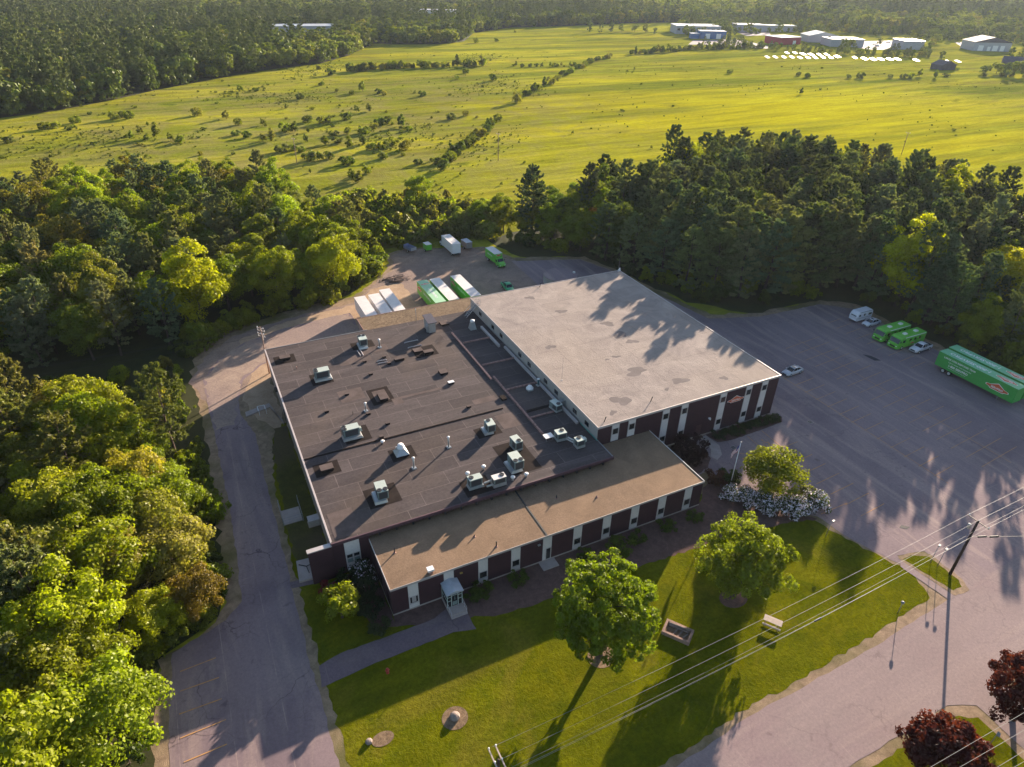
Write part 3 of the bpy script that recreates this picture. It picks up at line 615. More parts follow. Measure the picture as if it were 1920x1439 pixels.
for k in range(10):
    x = -36.15 + 4.78*k
    MB().box(x, x+1.34, LY-0.03, LY+0.03, 0.28, 4.46).build('panel_strip', M['panel'], low)
    if k == 1: continue
    if k == 4:
        d = MB(); facade_window(d, x+0.45, x+1.25, 0.3, 2.45, LY-0.04, 0.08); d.build('glass_door', [M['trim'], M['glass']], low)
        continue
    mb = MB(); facade_window(mb, x+0.10, x+1.24, 1.15, 2.35, LY-0.04)
    if k == 0: mb.quad((x+0.4, LY-0.068, 1.3), (x+0.95, LY-0.068, 1.3), (x+0.95, LY-0.068, 2.28), (x+0.4, LY-0.068, 2.28), 0)
    mb.build('window', [M['trim'], M['glass']], low)
    MB().box(x+0.05, x+1.29, LY-0.11, LY-0.03, 1.05, 1.15).build('window_sill', M['trim'], low)
for y in (-12.4, -9.0):   # narrow windows on the shaded end wall
    MB().box(LX0-0.02, LX0+0.03, y-0.55, y+0.55, 0.9, 2.4).build('window', M['glass'], low)
# glazed entrance porch with a small gabled roof and hand rails
px0, px1, py0, py1 = -31.75, -29.75, -16.1, LY-0.04
porch = MB()
for x, y in ((px0, py0), (px1, py0), (px0, py1-.08), (px1, py1-.08), (px0+.55, py0), (px1-.55, py0)): porch.cbox(x, y, 0.35, 0.09, 0.09, 2.55)
for z in (1.45, 2.15, 2.85):
    porch.box(px0, px0+0.55, py0-.03, py0+.03, z, z+.07); porch.box(px1-.55, px1, py0-.03, py0+.03, z, z+.07); porch.box(px0-.03, px0+.03, py0+.05, py1-.12, z, z+.07); porch.box(px1-.03, px1+.03, py0+.05, py1-.12, z, z+.07)
porch.box(px0+.55, px1-.55, py0-.03, py0+.03, 2.30, 2.38); porch.box(px0, px1, py0-.05, py0-.03, 2.85, 2.95)
porch = porch.build('entrance_porch', M['rtu'], bld)
g = MB(); g.quad((px0+.02, py0+.012, .4), (px1-.02, py0+.012, .4), (px1-.02, py0+.012, 2.85), (px0+.02, py0+.012, 2.85)); g.quad((px0, py1-.1, .4), (px0, py0+.05, .4), (px0, py0+.05, 2.85), (px0, py1-.1, 2.85)); g.quad((px1, py0+.05, .4), (px1, py1-.1, .4), (px1, py1-.1, 2.85), (px1, py0+.05, 2.85))
g.build('porch_glazing', M['glass'], porch)
xm = (px0+px1)/2; r_ = MB(); r_.loft([[(px0-.15, y, 2.95), (xm, y, 3.35), (px1+.15, y, 2.95), (px1+.15, y, 2.85), (px0-.15, y, 2.85)] for y in (py0-.3, py1)]); r_.build('porch_roof', M['greyroof'], porch)
MB().box(px0-.1, px1+.1, py0-1.3, py1, 0.0, 0.34).box(px0-.1, px1+.1, py0-1.65, py0-1.3, 0.0, 0.17).build('doorstep', M['concrete'], porch)
for x in (px0-.02, px1+.02):
    h = MB(); h.tube([(x, py0-.1, 1.3), (x, py0-1.5, 1.1), (x, py0-1.5, .15)], .035); h.tube([(x, py0-.1, .8), (x, py0-1.5, .65)], .025); h.tube([(x, py0-.75, 1.2), (x, py0-.75, .3)], .025)
    h.build('hand_rail', M['trim'], porch)
MB().box(px0+0.68, px1-0.68, py0-.035, py0-.03, 0.55, 1.25).box(px0+.95, px1-.95, py0-.036, py0-.031, 1.5, 2.1).build('door_panel', M['rtudark'], porch)
MB().box(-29.2, -28.85, LY-.2, LY, 3.5, 3.62).build('wall_lamp', plain('brass', (0.45, 0.3, 0.08), 0.4), low)
MB().box(-17.9, -17.5, LY-.25, LY, 3.6, 3.75).build('wall_lamp', M['galv'], low)
MB().box(-17.6, -15.2, LY-1.6, LY-0.02, 0.0, 0.12).build('doorstep', M['concrete'], low)
# rear loading canopy
rear = MB().box(-23.3, 2.6, 56.6, 57.6, 0.0, 5.15).box(-23.2, -22.9, 51.2, 56.6, 0, 5.15).build('dock_wall', M['pinkside'], bld)
MB().box(-23.5, 2.8, 51.16, 58.1, 5.15, 5.45).build('canopy_roof', M['rearroof'], bld)
MB().box(-23.6, 2.9, 58.1, 58.2, 5.1, 5.5).box(-23.6, -23.5, 51.2, 58.1, 5.1, 5.5).build('canopy_edge', M['rust'], bpy.data.objects['canopy_roof'])
# side wall details
MB().box(-43.55, -43.1, 40.6, 41.4, 2.6, 3.2).build('wall_vent', M['black'], dark)
MB().box(-43.2, -43.1, 33.5, 34.7, 0.22, 2.4).build('side_door', M['black'], dark)
ch = MB(); ch.box(-43.28, -43.1, -3.9, 50.8, 5.0, 5.2); ch.build('wall_band', M['trim'], dark)

# ---------------------------------------------------------------- rooftop equipment (each unit is a thing standing on the dark roof)
def rooftop_unit(label, x, y, w, d, fans, rz=0.0, h=1.35, skirt=(0, 0), light=False, hood=None, curb=0.45):
    t = thing('rooftop_unit', label, 'air conditioner', (x, y, HD), rz, 'air-conditioning units on the dark roof')
    c = MB(); c.cbox(0, 0, 0, w*0.96, d*0.96, curb*0.55, 0); c.build('curb', M['darkpatch'], t)
    s = MB()
    if skirt != (0, 0):
        s.cbox(skirt[0]*w*0.28, skirt[1]*d*0.28, 0.12, w*1.22, d*1.18, curb-0.1, 0, 0, 0.9)
    else: s.cbox(0, 0, 0.15, w*1.04, d*1.04, curb-0.15, 0)
    s.build('sheet_metal_skirt', M['galv'], t)
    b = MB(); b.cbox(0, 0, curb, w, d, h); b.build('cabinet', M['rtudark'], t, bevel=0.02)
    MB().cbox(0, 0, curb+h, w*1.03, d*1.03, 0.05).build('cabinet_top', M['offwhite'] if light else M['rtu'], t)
    cz = curb+h+0.05
    cw = max(abs(f[0]) for f in fans)
    for fx, fy in fans:
        m = MB(); m.lathe([(0.36, 0), (0.36, 0.09), (0.31, 0.09), (0.31, 0.03), (0.10, 0.03), (0.10, 0.06), (0.0, 0.06)], (fx*w, fy*d, cz), 18)
        fo = m.build('fan', M['fan'], t)
        g = MB()
        for r in (0.14, 0.23, 0.3): 
            P = [(fx*w+r*math.cos(a*math.pi/8), fy*d+r*math.sin(a*math.pi/8), cz+0.10) for a in range(17)]; g.tube(P, 0.008, 4)
        g.build('fan_guard', M['steelgrey'], fo)
    k = MB()
    for sx in (-1, 1): k.box(sx*w/2-0.012, sx*w/2+0.012, -d*0.42, d*0.05, curb+0.12, curb+h-0.15)
    k.box(-w*0.4, w*0.4, -d/2-0.012, -d/2+0.012, curb+0.12, curb+h-0.15)
    k.build('condenser_coil', M['coil'] , t)
    if hood:
        hx, hy = hood; m = MB(); m.cbox(hx*(w/2+0.22), hy*(d/2+0.22), curb+0.35, 0.46 if hx else w*0.6, 0.46 if hy else d*0.6, 0.55, 0, 0, 0.75); m.build('air_hood', M['rtu'], t)
    return t
T2 = [(-0.28, 0.33), (0.28, 0.33)]; B2 = [(-0.28, -0.33), (0.28, -0.33)]; L2 = [(-0.38, 0.24), (-0.38, -0.24)]
rooftop_unit('two-fan rooftop air conditioner nearest the rear gravel canopy', -25.58, 45.22, 1.5, 2.1, T2, R(-3), 1.3, (-.5, -1))
rooftop_unit('two-fan rooftop air conditioner in the corner near the roof\'s outer long edge, long side across', -35.43, 36.26, 2.55, 1.5, L2, 0, 1.35, (.1, -1))
rooftop_unit('two-fan rooftop air conditioner at the low ridge with a long wedge of shade', -35.07, 17.03, 2.55, 1.45, L2, 0, 1.35, (.1, -1), False, (1, 0))
rooftop_unit('two-fan rooftop air conditioner nearest the front corner by the driveway side, fans to the street', -34.69, 1.36, 1.5, 2.3, B2, R(-3), 1.4, (-1, -.4))
rooftop_unit('single-fan rooftop air conditioner alone in the middle beside the shade of the tall block', -14.54, 9.17, 1.3, 1.8, [(-.05, .3)], R(-3), 1.3, (-1.2, 0))
rooftop_unit('single-fan rooftop air conditioner directly behind a larger two-fan unit', -12.64, 3.4, 1.25, 1.9, [(.12, -.28)], R(4), 1.35, (0, 0), False, (0, 1))
rooftop_unit('large two-fan rooftop air conditioner in the cluster by the front eave', -14.69, -0.62, 1.56, 2.5, B2, 0, 1.45, (-.9, 0))
rooftop_unit('single-fan rooftop air conditioner left of its cream-topped neighbour by the front eave', -21.95, -2.1, 1.95, 1.15, [(-.27, .05)], 0, 1.25, (.1, -.3))
rooftop_unit('cream-topped single-fan rooftop air conditioner with two ducts by the front eave', -18.72, -3.3, 1.95, 1.1, [(.27, .1)], 0, 0.95, (0, 0), True, None, 0.7)
rooftop_unit('single-fan rooftop air conditioner in shade close against the tall block wall', -1.91, 10.1, 1.25, 2.0, [(.1, -.25)], R(8), 1.0)
rooftop_unit('shaded single-fan rooftop air conditioner beside a white flat panel', -5.3, 2.5, 1.6, 1.35, [(.2, .15)], R(-3), 1.0, (0, 0), False, None, 0.6)
rooftop_unit('shaded single-fan rooftop air conditioner nearest the corner where the tall block meets the front eave', -3.5, -0.37, 1.4, 1.2, [(0, .2)], 0, 1.0, (0, 0), False, (1, 0), 0.6)
def duct_run(label, pts, r=0.11):
    t = MB()
    for p in pts: t.tube(p, r, 8)
    return tag(t.build('air_duct', M['galv']), label, 'duct')
duct_run('pair of short galvanised ducts feeding the cream-topped rooftop unit', [[(-20.9, -3.0, HD+.9), (-19.7, -2.9, HD+.9)], [(-20.7, -3.5, HD+.6), (-19.7, -3.5, HD+.6)]], 0.14)
duct_run('galvanised ducts between the two shaded rooftop units', [[(-4.7, 1.6, HD+.6), (-4.1, .2, HD+.6)], [(-4.5, 1.5, HD+.9), (-3.9, .1, HD+.9)]], 0.12)
duct_run('galvanised duct entering the tall block wall above the shaded unit', [[(-1.6, 10.6, HD+1.2), (-0.1, 10.9, HD+1.2)], [(-1.5, 10.2, HD+1.2), (-0.1, 10.5, HD+1.2)]], 0.14)
wp = thing('flat_panel', 'white flat sheet on stub legs beside a shaded rooftop unit', 'panel', (-6.9, 3.5, HD))
MB().cbox(0, 0, 0.55, 1.5, 1.2, 0.06).build('sheet', M['white'], wp)
for sx in (-.6, .6):
    for sy in (-.45, .45): MB().cbox(sx, sy, 0, 0.07, 0.07, 0.55).build('leg', M['steelgrey'], wp)

def exhaust_fan(label, x, y, kind):
    t = thing('exhaust_fan', label, 'roof vent', (x, y, HD))
    if kind == 'hood':
        MB().cbox(0, 0, 0.0, 2.0, 1.9, 0.25).build('curb', M['darkpatch'], t)
        MB().cbox(0, 0, 0.25, 2.05, 1.95, 0.75, 0, 0, 0.42).build('pyramid_base', M['galv'], t)
        MB().lathe([(0.42, 0.95), (0.45, 1.15), (0.62, 1.18), (0.62, 1.3), (0.48, 1.36), (0.46, 1.75), (0.4, 1.82), (0.0, 1.84)]).build('fan_cap', M['white'], t, True)
        MB().cbox(-0.62, 0.25, 0.85, 0.22, 0.22, 0.5).build('motor_box', M['galv'], t)
    elif kind == 'mushroom':
        MB().cbox(0, 0, 0.0, 1.0, 1.0, 0.3).build('curb', M['galv'], t)
        MB().lathe([(0.45, 0.3), (0.66, 0.36), (0.66, 0.5), (0.42, 0.58), (0.40, 0.85), (0.36, 0.92), (0.0, 0.94)]).build('fan_cap', M['white'], t, True)
    elif kind == 'cone':
        MB().cbox(0, 0, 0.0, 1.35, 1.35, 1.5, 0, 0, 0.55).build('pyramid_base', M['galv'], t)
        MB().lathe([(0.36, 1.5), (0.42, 1.7), (0.5, 1.74), (0.42, 1.95), (0.2, 2.05), (0.0, 2.08)]).build('fan_cap', M['white'], t, True)
    return t
exhaust_fan('white capped exhaust fan on a galvanised pyramid base amid the dark roof', -29.26, 9.5, 'hood')
exhaust_fan('low white mushroom exhaust fan in shade between two cross curbs', -3.14, 17.35, 'mushroom')
exhaust_fan('tall white conical exhaust hood near the steel ladder', -3.32, 42.9, 'cone')
def flue(label, x, y, h, r=0.13, cap=True, mat='galv', base=True):
    t = thing('flue_pipe', label, 'flue', (x, y, HD))
    if base: MB().cbox(0, 0, 0, 0.7, 0.7, 0.16, 0.1, 0, 0.85).build('flashing_base', M['galv'], t)
    MB().cyl((0, 0, 0.1 if base else 0), (0, 0, h-0.12), r, r, 12).build('pipe', M[mat], t, True)
    if cap: MB().lathe([(r*1.7, h-0.2), (r*1.75, h-0.1), (r*0.9, h), (0, h+0.02)]).build('rain_cap', M['white'], t, True)
    return t
flue('tall galvanised flue between the pyramid exhaust and a single-fan unit', -22.07, 8.0, 2.1)
flue('tall galvanised flue just in front of the pyramid exhaust fan', -28.6, 5.4, 2.1)
flue('white-capped flue next to a small low curb, mid roof', -31.1, 22.9, 1.75)
flue('thin dark vent pipe beside the white-capped flue, mid roof', -33.3, 22.85, 0.75, 0.05, False, 'black', False)
flue('dark flue with pale cap beside the rearmost two-fan unit', -22.85, 43.06, 1.85, 0.15, True, 'steelgrey')
flue('slim tall mast with pale tip at the edge of the gravel canopy', -12.8, 50.6, 3.0, 0.05, True, 'steelgrey', False)
flue('short rusty vent pipe near the outer long edge', -39.0, 41.6, 0.55, 0.07, False, 'rust', False)
flue('dark box-topped vent pipe standing against the tall block wall', -1.03, 18.1, 1.5, 0.16, True, 'teal')
for i, (x, y, h, lab) in enumerate(((-19.31, .79, .8, 'white globe vent behind the cream-topped unit'), (-22.13, .2, .95, 'white globe vent behind the unit left of the cream-topped one'), (-16.4, -3.2, .8, 'white globe vent right of the cream-topped unit'), (-14.26, -3.3, .7, 'white globe vent nearest the front eave, alone'), (-31.1, 13.2, .55, 'small white globe vent at the low roof ridge'))):
    t = thing('globe_vent', lab, 'roof vent', (x, y, HD), 0, 'globe vents on the dark roof')
    MB().cyl((0, 0, 0), (0, 0, h*0.6), 0.18, 0.14, 12).build('stem', M['trim'], t, True)
    MB().lathe([(0.15, h*0.5), (0.30, h*0.62), (0.34, h*0.8), (0.26, h*0.95), (0.0, h)]).build('globe', M['white'], t, True)
def roof_curb(label, x, y, w, d, h, rz=0.0, mat='lightpatch', lid=None):
    t = thing('roof_hatch', label, 'roof hatch', (x, y, HD), rz)
    MB().cbox(0, 0, 0, w*0.94, d*0.94, h-0.06).build('curb', M['darkpatch'], t)
    MB().cbox(0, 0, h-0.06, w, d, 0.08).build('lid', M[mat], t)
    return t
roof_curb('low grey hatch at the rear outer corner of the dark roof', -40.3, 46.0, 1.9, 1.2, 0.5)
roof_curb('low grey hatch on a black patch at the front outer side', -40.4, 10.5, 1.9, 1.35, 0.5)
roof_curb('large low grey hatch inside a black square frame, mid roof', -27.45, 25.6, 1.4, 2.6, 0.6)
roof_curb('pale flat hatch beside white rods near the roof shed', -16.6, 38.6, 1.8, 1.4, 0.35)
roof_curb('dark flat hatch just right of a paler one near the roof shed', -15.0, 37.0, 1.9, 1.1, 0.55)
roof_curb('flat dark hatch next to the short white rods, rear of the roof', -20.9, 36.8, 1.9, 0.95, 0.5)
roof_curb('square grey hatch near the shade edge of the tall block', -15.0, 29.0, 1.5, 1.5, 0.45)
roof_curb('small white skylight near the shade edge of the tall block', -15.0, 25.1, 1.1, 0.7, 0.4, 0, 'white')
roof_curb('low grey hatch beside the roof shed, toward the ladder', -7.9, 47.2, 1.8, 1.8, 0.4)
roof_curb('low dark hatch in shade beside the long rusty curb', -8.6, 16.8, 0.9, 1.3, 0.35, 0, 'darkpatch')
for x, y, lab in ((-32.78, 29.05, 'small low vent curb left of the framed square hatch'), (-37.1, 25.3, 'small low vent curb closest to the outer long edge, mid roof'), (-31.0, 21.8, 'small low vent curb at the foot of the white-capped flue'), (-28.9, 17.8, 'small low vent curb just behind the roof ridge'), (-30.86, 14.7, 'small low vent curb touching the roof ridge'), (-15.0, 16.8, 'small low vent curb near the shade edge, just behind the ridge'),
                  (-27.0, 38.74, 'small low vent curb left of the short white rods'), (-27.2, 33.9, 'small low vent curb alone in front of the short white rods'), (-23.2, 38.9, 'small low vent curb behind the short white rods'), (-23.1, 36.2, 'small low vent curb at the end of the short white rods')):
    roof_curb(lab, x, y, 0.7, 0.5, 0.35)
def rod(label, a, b):
    return tag(MB().cyl((a[0], a[1], HD+.12), (b[0], b[1], HD+.12), .09, .09, 8).cbox(a[0], a[1], HD, .2, .2, .06).cbox(b[0], b[1], HD, .2, .2, .06).build('pipe_section', M['trim']), label, 'pipe', 'white pipe sections lying on the dark roof')
for a, b, lab in (((-17.9, 42.7), (-15.2, 42.75), 'white pipe section lying in the shade of the roof shed'), ((-17.9, 40.5), (-15.2, 40.5), 'white pipe section lying along the pale flat hatch'), ((-24.8, 37.9), (-23.1, 37.8), 'rear one of two short white pipe sections lying side by side'), ((-24.8, 37.0), (-23.1, 36.9), 'front one of two short white pipe sections lying side by side'),
                  ((-27.2, 43.3), (-27.15, 41.2), 'left one of two white pipes lying in front of the rearmost air conditioner'), ((-26.6, 43.3), (-26.6, 41.2), 'right one of two white pipes lying in front of the rearmost air conditioner')): rod(lab, a, b)
sh = thing('roof_shed', 'grey sheet-metal shed with a sloped dark lid on the dark roof', 'shed', (-11.4, 46.2, HD))
MB().box(-.72, .72, -1.6, 1.3, 0, 2.35).build('shed_wall', M['siding'], sh)
r_ = MB(); r_.loft([[(-.95, y, z), (.95, y, z), (.95, y, z+.14), (-.95, y, z+.14)] for y, z in ((-2.0, 2.25), (1.6, 2.6))]); r_.build('shed_roof', M['slate'], sh)
MB().box(-.75, -.72, -.9, .1, .2, 1.9).build('shed_door', M['paleside'], sh); MB().box(-1.05, -.75, -1.3, -0.9, 0.1, 1.3).build('meter_box', M['galv'], sh)
ld = thing('roof_ladder', 'steel stair ladder climbing from the dark roof to the tall block', 'ladder', (-2.6, 48.4, HD))
for y in (-.45, .45):
    MB().tube([(0, y, 0), (2.6, y, 2.5), (3.3, y, 2.5)], .05).build('stringer', M['trim'], ld)
    MB().tube([(-.1, y, 1.0), (2.5, y, 3.4), (3.3, y, 3.4), (3.3, y, 2.5)], .035).tube([(1.1, y, 1.1), (1.1, y, 2.1)], .03).tube([(2.6, y, 2.5), (2.6, y, 3.4)], .03).build('hand_rail', M['trim'], ld)
for k in range(8): MB().box(.25+.31*k, .48+.31*k, -.43, .43, .28+.295*k, .32+.295*k).build('tread', M['steelgrey'], ld)
for x, y, lab in ((16.4, 50.9, 'small black vent pipe at the far edge of the pale roof'), (1.7, .9, 'small black vent pipe at the near corner of the pale roof'), (11.9, 2.6, 'leaning black vent pipe midway along the front of the pale roof')):
    t = thing('roof_vent_pipe', lab, 'vent pipe', (x, y, HT))
    MB().cyl((0, 0, 0), (.15, -.05, .75), .07, .06).build('pipe', M['black'], t); MB().cyl((.15, -.05, .7), (.3, .05, .85), .09, .07).build('elbow', M['black'], t)
tag(MB().cyl((1.65, 14.55, HT), (1.65, 14.55, HT+4.6), .025, .012, 6).cbox(1.65, 14.55, HT, .3, .3, .05).build('whip_antenna', M['trim']), 'thin white whip antenna on the pale roof above the shaded wall', 'antenna')
tag(MB().cyl((37.6, 51.2, HT), (37.6, 51.2, HT+3.4), .03, .02, 6).cbox(37.6, 51.2, HT, .4, .4, .2).build('whip_antenna', M['trim']), 'thin pole antenna at the far corner of the pale roof', 'antenna')
tag(MB().cbox(38.0, 51.5, HT, .5, .4, .35).cyl((38.0, 51.5, HT+.3), (38.4, 51.9, HT+.5), .12, .16).build('flood_lamp', M['white']), 'white flood lamp at the far corner of the pale roof', 'lamp')
for x, y, h, lab in ((-36.0, -8.4, .9, 'black vent pipe near the end of the tan roof by the driveway'), (-23.5, -12.95, .9, 'black vent pipe near the front edge of the tan roof'), (-25.45, -10.1, .35, 'stubby black vent in the middle of the tan roof'), (-11.76, -8.1, .6, 'black vent pipe right of the joint on the tan roof'), (-6.3, -10.3, .3, 'very short vent on the tan roof near dark stains')):
    t = thing('vent_pipe', lab, 'vent pipe', (x, y, HL)); MB().cyl((0, 0, 0), (0, 0, h), .09, .08).build('pipe', M['black'], t); MB().cyl((0, 0, 0), (0, 0, .12), .2, .12).build('collar', M['rust'], t)
t = thing('scupper_box', 'small white box vent at the front edge of the tan roof', 'roof vent', (-32.9, -13.5, HL)); MB().cbox(0, 0, 0, .5, .5, .5).build('stand', M['rust'], t); MB().cbox(0, 0, .5, .85, .75, .28).build('lid', M['white'], t)

# ---------------------------------------------------------------- vehicles
def wheel(parent, x, y, r=0.33, w=0.22, side=1):
    o = MB().cyl((x, y-w/2, r), (x, y+w/2, r), r, r, 18).build('wheel', M['rubber'], parent)
    ys = y + side*(w/2+0.006)
    MB().cyl((x, ys-0.01, r), (x, ys+0.01, r), r*0.62, r*0.55, 14).build('rim', M['silver'], o)
    return o
def car_section(x, hw, z0, z1, round_=0.12):
    return [(x, -hw, z0+.1), (x, -hw+.05, z0), (x, hw-.05, z0), (x, hw, z0+.1), (x, hw*1.0, z1-round_*1.6), (x, hw-round_, z1), (x, -hw+round_, z1), (x, -hw, z1-round_*1.6)]
def sedan(label, loc, rz, mat):
    t = thing('parked_car', label, 'car', loc, rz, 'silver and white cars parked on the lot')
    st = [(-2.4, .72, .38, .62), (-2.3, .84, .24, .86), (-1.5, .9, .2, .98), (-.6, .91, .2, .95), (.7, .91, .2, .94), (1.3, .9, .2, .90), (2.0, .86, .22, .78), (2.35, .74, .3, .62)]
    MB().loft([car_section(*s) for s in st]).build('body', mat, t, True)
    cab = [(-1.75, .66, .93, .97), (-1.05, .68, .92, 1.36), (-.3, .70, .92, 1.45), (.25, .70, .92, 1.42), (1.15, .68, .90, .95)]
    MB().loft([[(x, -hw-.1, z0), (x, hw+.1, z0), (x, hw-.04, z1-.03), (x, hw-.14, z1), (x, -hw+.14, z1), (x, -hw+.04, z1-.03)] for x, hw, z0, z1 in cab]).build('windows', M['glass'], t)
    roof = [(-1.15, .57, 1.33), (-.95, .6, 1.41), (-.3, .6, 1.475), (.2, .6, 1.45), (.38, .57, 1.36)]
    r = MB(); r.loft([[(x, -h, z-.05), (x, h, z-.05), (x, h-.04, z), (x, -h+.04, z)] for x, h, z in roof]); r.build('roof', mat, t, True)
    MB().box(-.25, .2, -.38, .38, 1.474, 1.484).build('sunroof', M['glass'], t)
    for s in (-1, 1):
        p = MB()
        p.tube([(-1.0, s*.66, 1.36), (-1.75, s*.74, .95)], .05); p.tube([(.3, s*.66, 1.38), (1.12, s*.76, .93)], .035); p.tube([(-.35, s*.70, 1.42), (-.4, s*.80, .94)], .035)
        p.build('window_pillar', mat, t)
        for x in (-1.42, 1.42): wheel(t, x, s*.82, .33, .2, s)
        MB().cbox(2.27, s*.56, .55, .14, .32, .13).build('headlight', M['white'], t)
        MB().cbox(-2.33, s*.58, .62, .12, .3, .14).build('tail_light', M['red'], t)
        MB().cbox(.85, s*.97, .92, .16, .18, .12).build('mirror', mat, t)
    MB().box(2.33, 2.38, -.42, .42, .36, .52).build('grille', M['black'], t)
    return t
sedan('silver sedan parked alone at the corner of the maroon building', (53.0, 9.2, .05), R(184), M['silver'])
sedan('white sedan with sunroof parked between the camper and the lime bus', (86.4, 17.85, .05), R(181), M['carwhite'])
def pickup(label, loc, rz, mat, bedmat, group=None):
    t = thing('pickup_truck', label, 'pickup truck', loc, rz, group)
    st = [(-2.85, .86, .5, 1.02), (-2.8, .94, .42, 1.08), (-.9, .96, .4, 1.1)]
    b = MB().loft([car_section(*s) for s in st]); b.build('bed', mat, t)
    MB().box(-2.7, -1.0, -.78, .78, 1.075, 1.10).build('bed_liner', bedmat, t)
    st = [(-.9, .96, .4, 1.12), (1.1, .96, .4, 1.14), (1.9, .95, .42, 1.1), (2.6, .9, .45, 1.0), (2.75, .8, .5, .85)]
    MB().loft([car_section(*s) for s in st]).build('body', mat, t, True)
    cab = [(-.95, .74, 1.1, 1.62), (-.5, .76, 1.1, 1.78), (.5, .76, 1.1, 1.76), (1.25, .74, 1.1, 1.14)]
    MB().loft([[(x, -h-.1, z0), (x, h+.1, z0), (x, h-.04, z1-.03), (x, h-.14, z1), (x, -h+.14, z1), (x, -h+.04, z1-.03)] for x, h, z0, z1 in cab]).build('windows', M['glass'], t)
    MB().loft([[(x, -h, z-.06), (x, h, z-.06), (x, h-.05, z), (x, -h+.05, z)] for x, h, z in ((-.98, .66, 1.66), (-.5, .7, 1.82), (.45, .7, 1.80), (.62, .66, 1.72))]).build('roof', mat, t, True)
    for s in (-1, 1):
        MB().tube([(.55, s*.72, 1.72), (1.22, s*.82, 1.14)], .045).tube([(-.2, s*.76, 1.76), (-.2, s*.86, 1.1)], .04).tube([(-.95, s*.72, 1.64), (-.95, s*.86, 1.1)], .06).build('window_pillar', mat, t)
        for x in (-1.75, 1.75): wheel(t, x, s*.88, .39, .24, s)
        MB().cbox(2.66, s*.66, .78, .14, .3, .18).build('headlight', M['white'], t); MB().cbox(.95, s*1.04, 1.1, .18, .2, .2).build('mirror', mat, t)
    MB().box(2.72, 2.79, -.5, .5, .56, .82).build('grille', M['black'], t); MB().box(2.7, 2.86, -.85, .85, .42, .54).build('bumper', M['silver'], t)
    return t
pickup('white pickup truck with a black bed parked between a lime bus and the long trailers', (86.0, 4.85, .05), R(183), M['carwhite'], M['black'])
pickup('green pickup truck with a black bed showing past the rear edge of the pale roof', (17.4, 69.3, .03), R(265), plain('emerald_paint', (0.03, 0.33, 0.14), 0.35, 0.5), M['black'])

def bus(label, loc, rz):
    t = thing('mobile_office_bus', label, 'bus', loc, rz, 'lime green buses parked side by side')
    L, W, H = 8.6, 2.5, 2.95
    prof = [(-L/2, .45, H-.05), (-L/2+.1, .38, H), (2.9, .38, H), (3.75, .38, H-.15), (4.15, .38, 1.55), (4.3, .42, 1.35), (4.3, .5, 1.0)]
    MB().loft([[(x, -W/2, z0), (x, W/2, z0), (x, W/2, z1-.12), (x, W/2-.1, z1), (x, -W/2+.1, z1), (x, -W/2, z1-.12)] for x, z0, z1 in prof]).build('body', M['lime'], t)
    MB().add([(3.80, -1.14, 2.62), (3.80, 1.14, 2.62), (4.20, 1.14, 1.6), (4.20, -1.14, 1.6)], [(0, 3, 2, 1)]).build('windshield', M['glass'], t)
    for s in (-1, 1):
        for x in (2.6, .6, -.9, -2.4):
            wd = .8 if x > 2 else .62; MB().box(x-wd/2, x+wd/2, s*W/2-.012, s*W/2+.012, 1.65, 2.25).build('window', M['glass'], t)
        for x in (-2.5, 2.75): wheel(t, x, s*1.12, .42, .28, s)
        MB().cbox(4.26, s*.9, .85, .12, .28, .22).build('headlight', M['white'], t)
        MB().tube([(3.7, s*1.25, 2.3), (4.1, s*1.5, 2.3)], .04).cbox(4.1, s*1.5, 2.0, .1, .2, .36).build('mirror', M['black'], t)
    MB().cyl((-3.9, W/2+.05, H-.12), (2.5, W/2+.05, H-.12), .07, .07, 8).build('awning_tube', M['white'], t)
    for x in (1.3, -2.2): MB().cbox(x, 0, H, .95, .75, .26, 0, 0, .8).build('roof_air_conditioner', M['white'], t)
    MB().box(4.29, 4.34, -.6, .6, .6, .95).build('grille', M['black'], t); MB().box(4.25, 4.42, -1.15, 1.15, .38, .55).build('bumper', M['lime'], t)
    emblem(t, (-.2, W/2+.02, 1.15), (-1, 0, 0), (0, 0, 1), 1.3, False)
    return t
b1 = bus('farther lime green bus, beside the white sedan', (84.9, 11.6, .05), R(180))
dup(b1, (85.1, 7.9, .05), R(180), 'nearer lime green bus, beside the white pickup')
rv = thing('camper_trailer', 'white camper trailer parked at the end of the row by the woods', 'camper', (86.0, 20.7, .05), R(180))
MB().loft([[(x, -1.05, z0), (x, 1.05, z0), (x, 1.05, z1-.1), (x, .95, z1), (x, -.95, z1), (x, -1.05, z1-.1)] for x, z0, z1 in ((-2.4, .55, 2.55), (-2.3, .5, 2.65), (1.9, .5, 2.65), (2.3, .5, 2.3), (2.6, .6, 1.5), (2.5, .8, 1.0))]).build('body', M['carwhite'], rv)
MB().box(-2.35, 1.9, -1.08, 1.08, 2.56, 2.62).build('roof_trim', M['black'], rv)
for s in (-1, 1):
    for x, wd in ((1.75, .55), (.2, .5), (-1.6, 1.1)): MB().box(x-wd/2, x+wd/2, s*1.05-.015, s*1.05+.015, 1.55, 2.1).build('window', M['glass'], rv)
    MB().box(-2.3, 2.3, s*1.05-.012, s*1.05+.012, 1.1, 1.2).build('stripe', M['steelgrey'], rv)
    wheel(rv, -.5, s*.98, .34, .2, s)
MB().add([(2.32, -.75, 2.2), (2.32, .75, 2.2), (2.58, .75, 1.58), (2.58, -.75, 1.58)], [(0, 3, 2, 1)]).build('front_window', M['glass'], rv)
MB().tube([(2.4, -.6, .55), (3.5, 0, .5), (2.4, .6, .55)], .05).build('tow_bar', M['black'], rv)

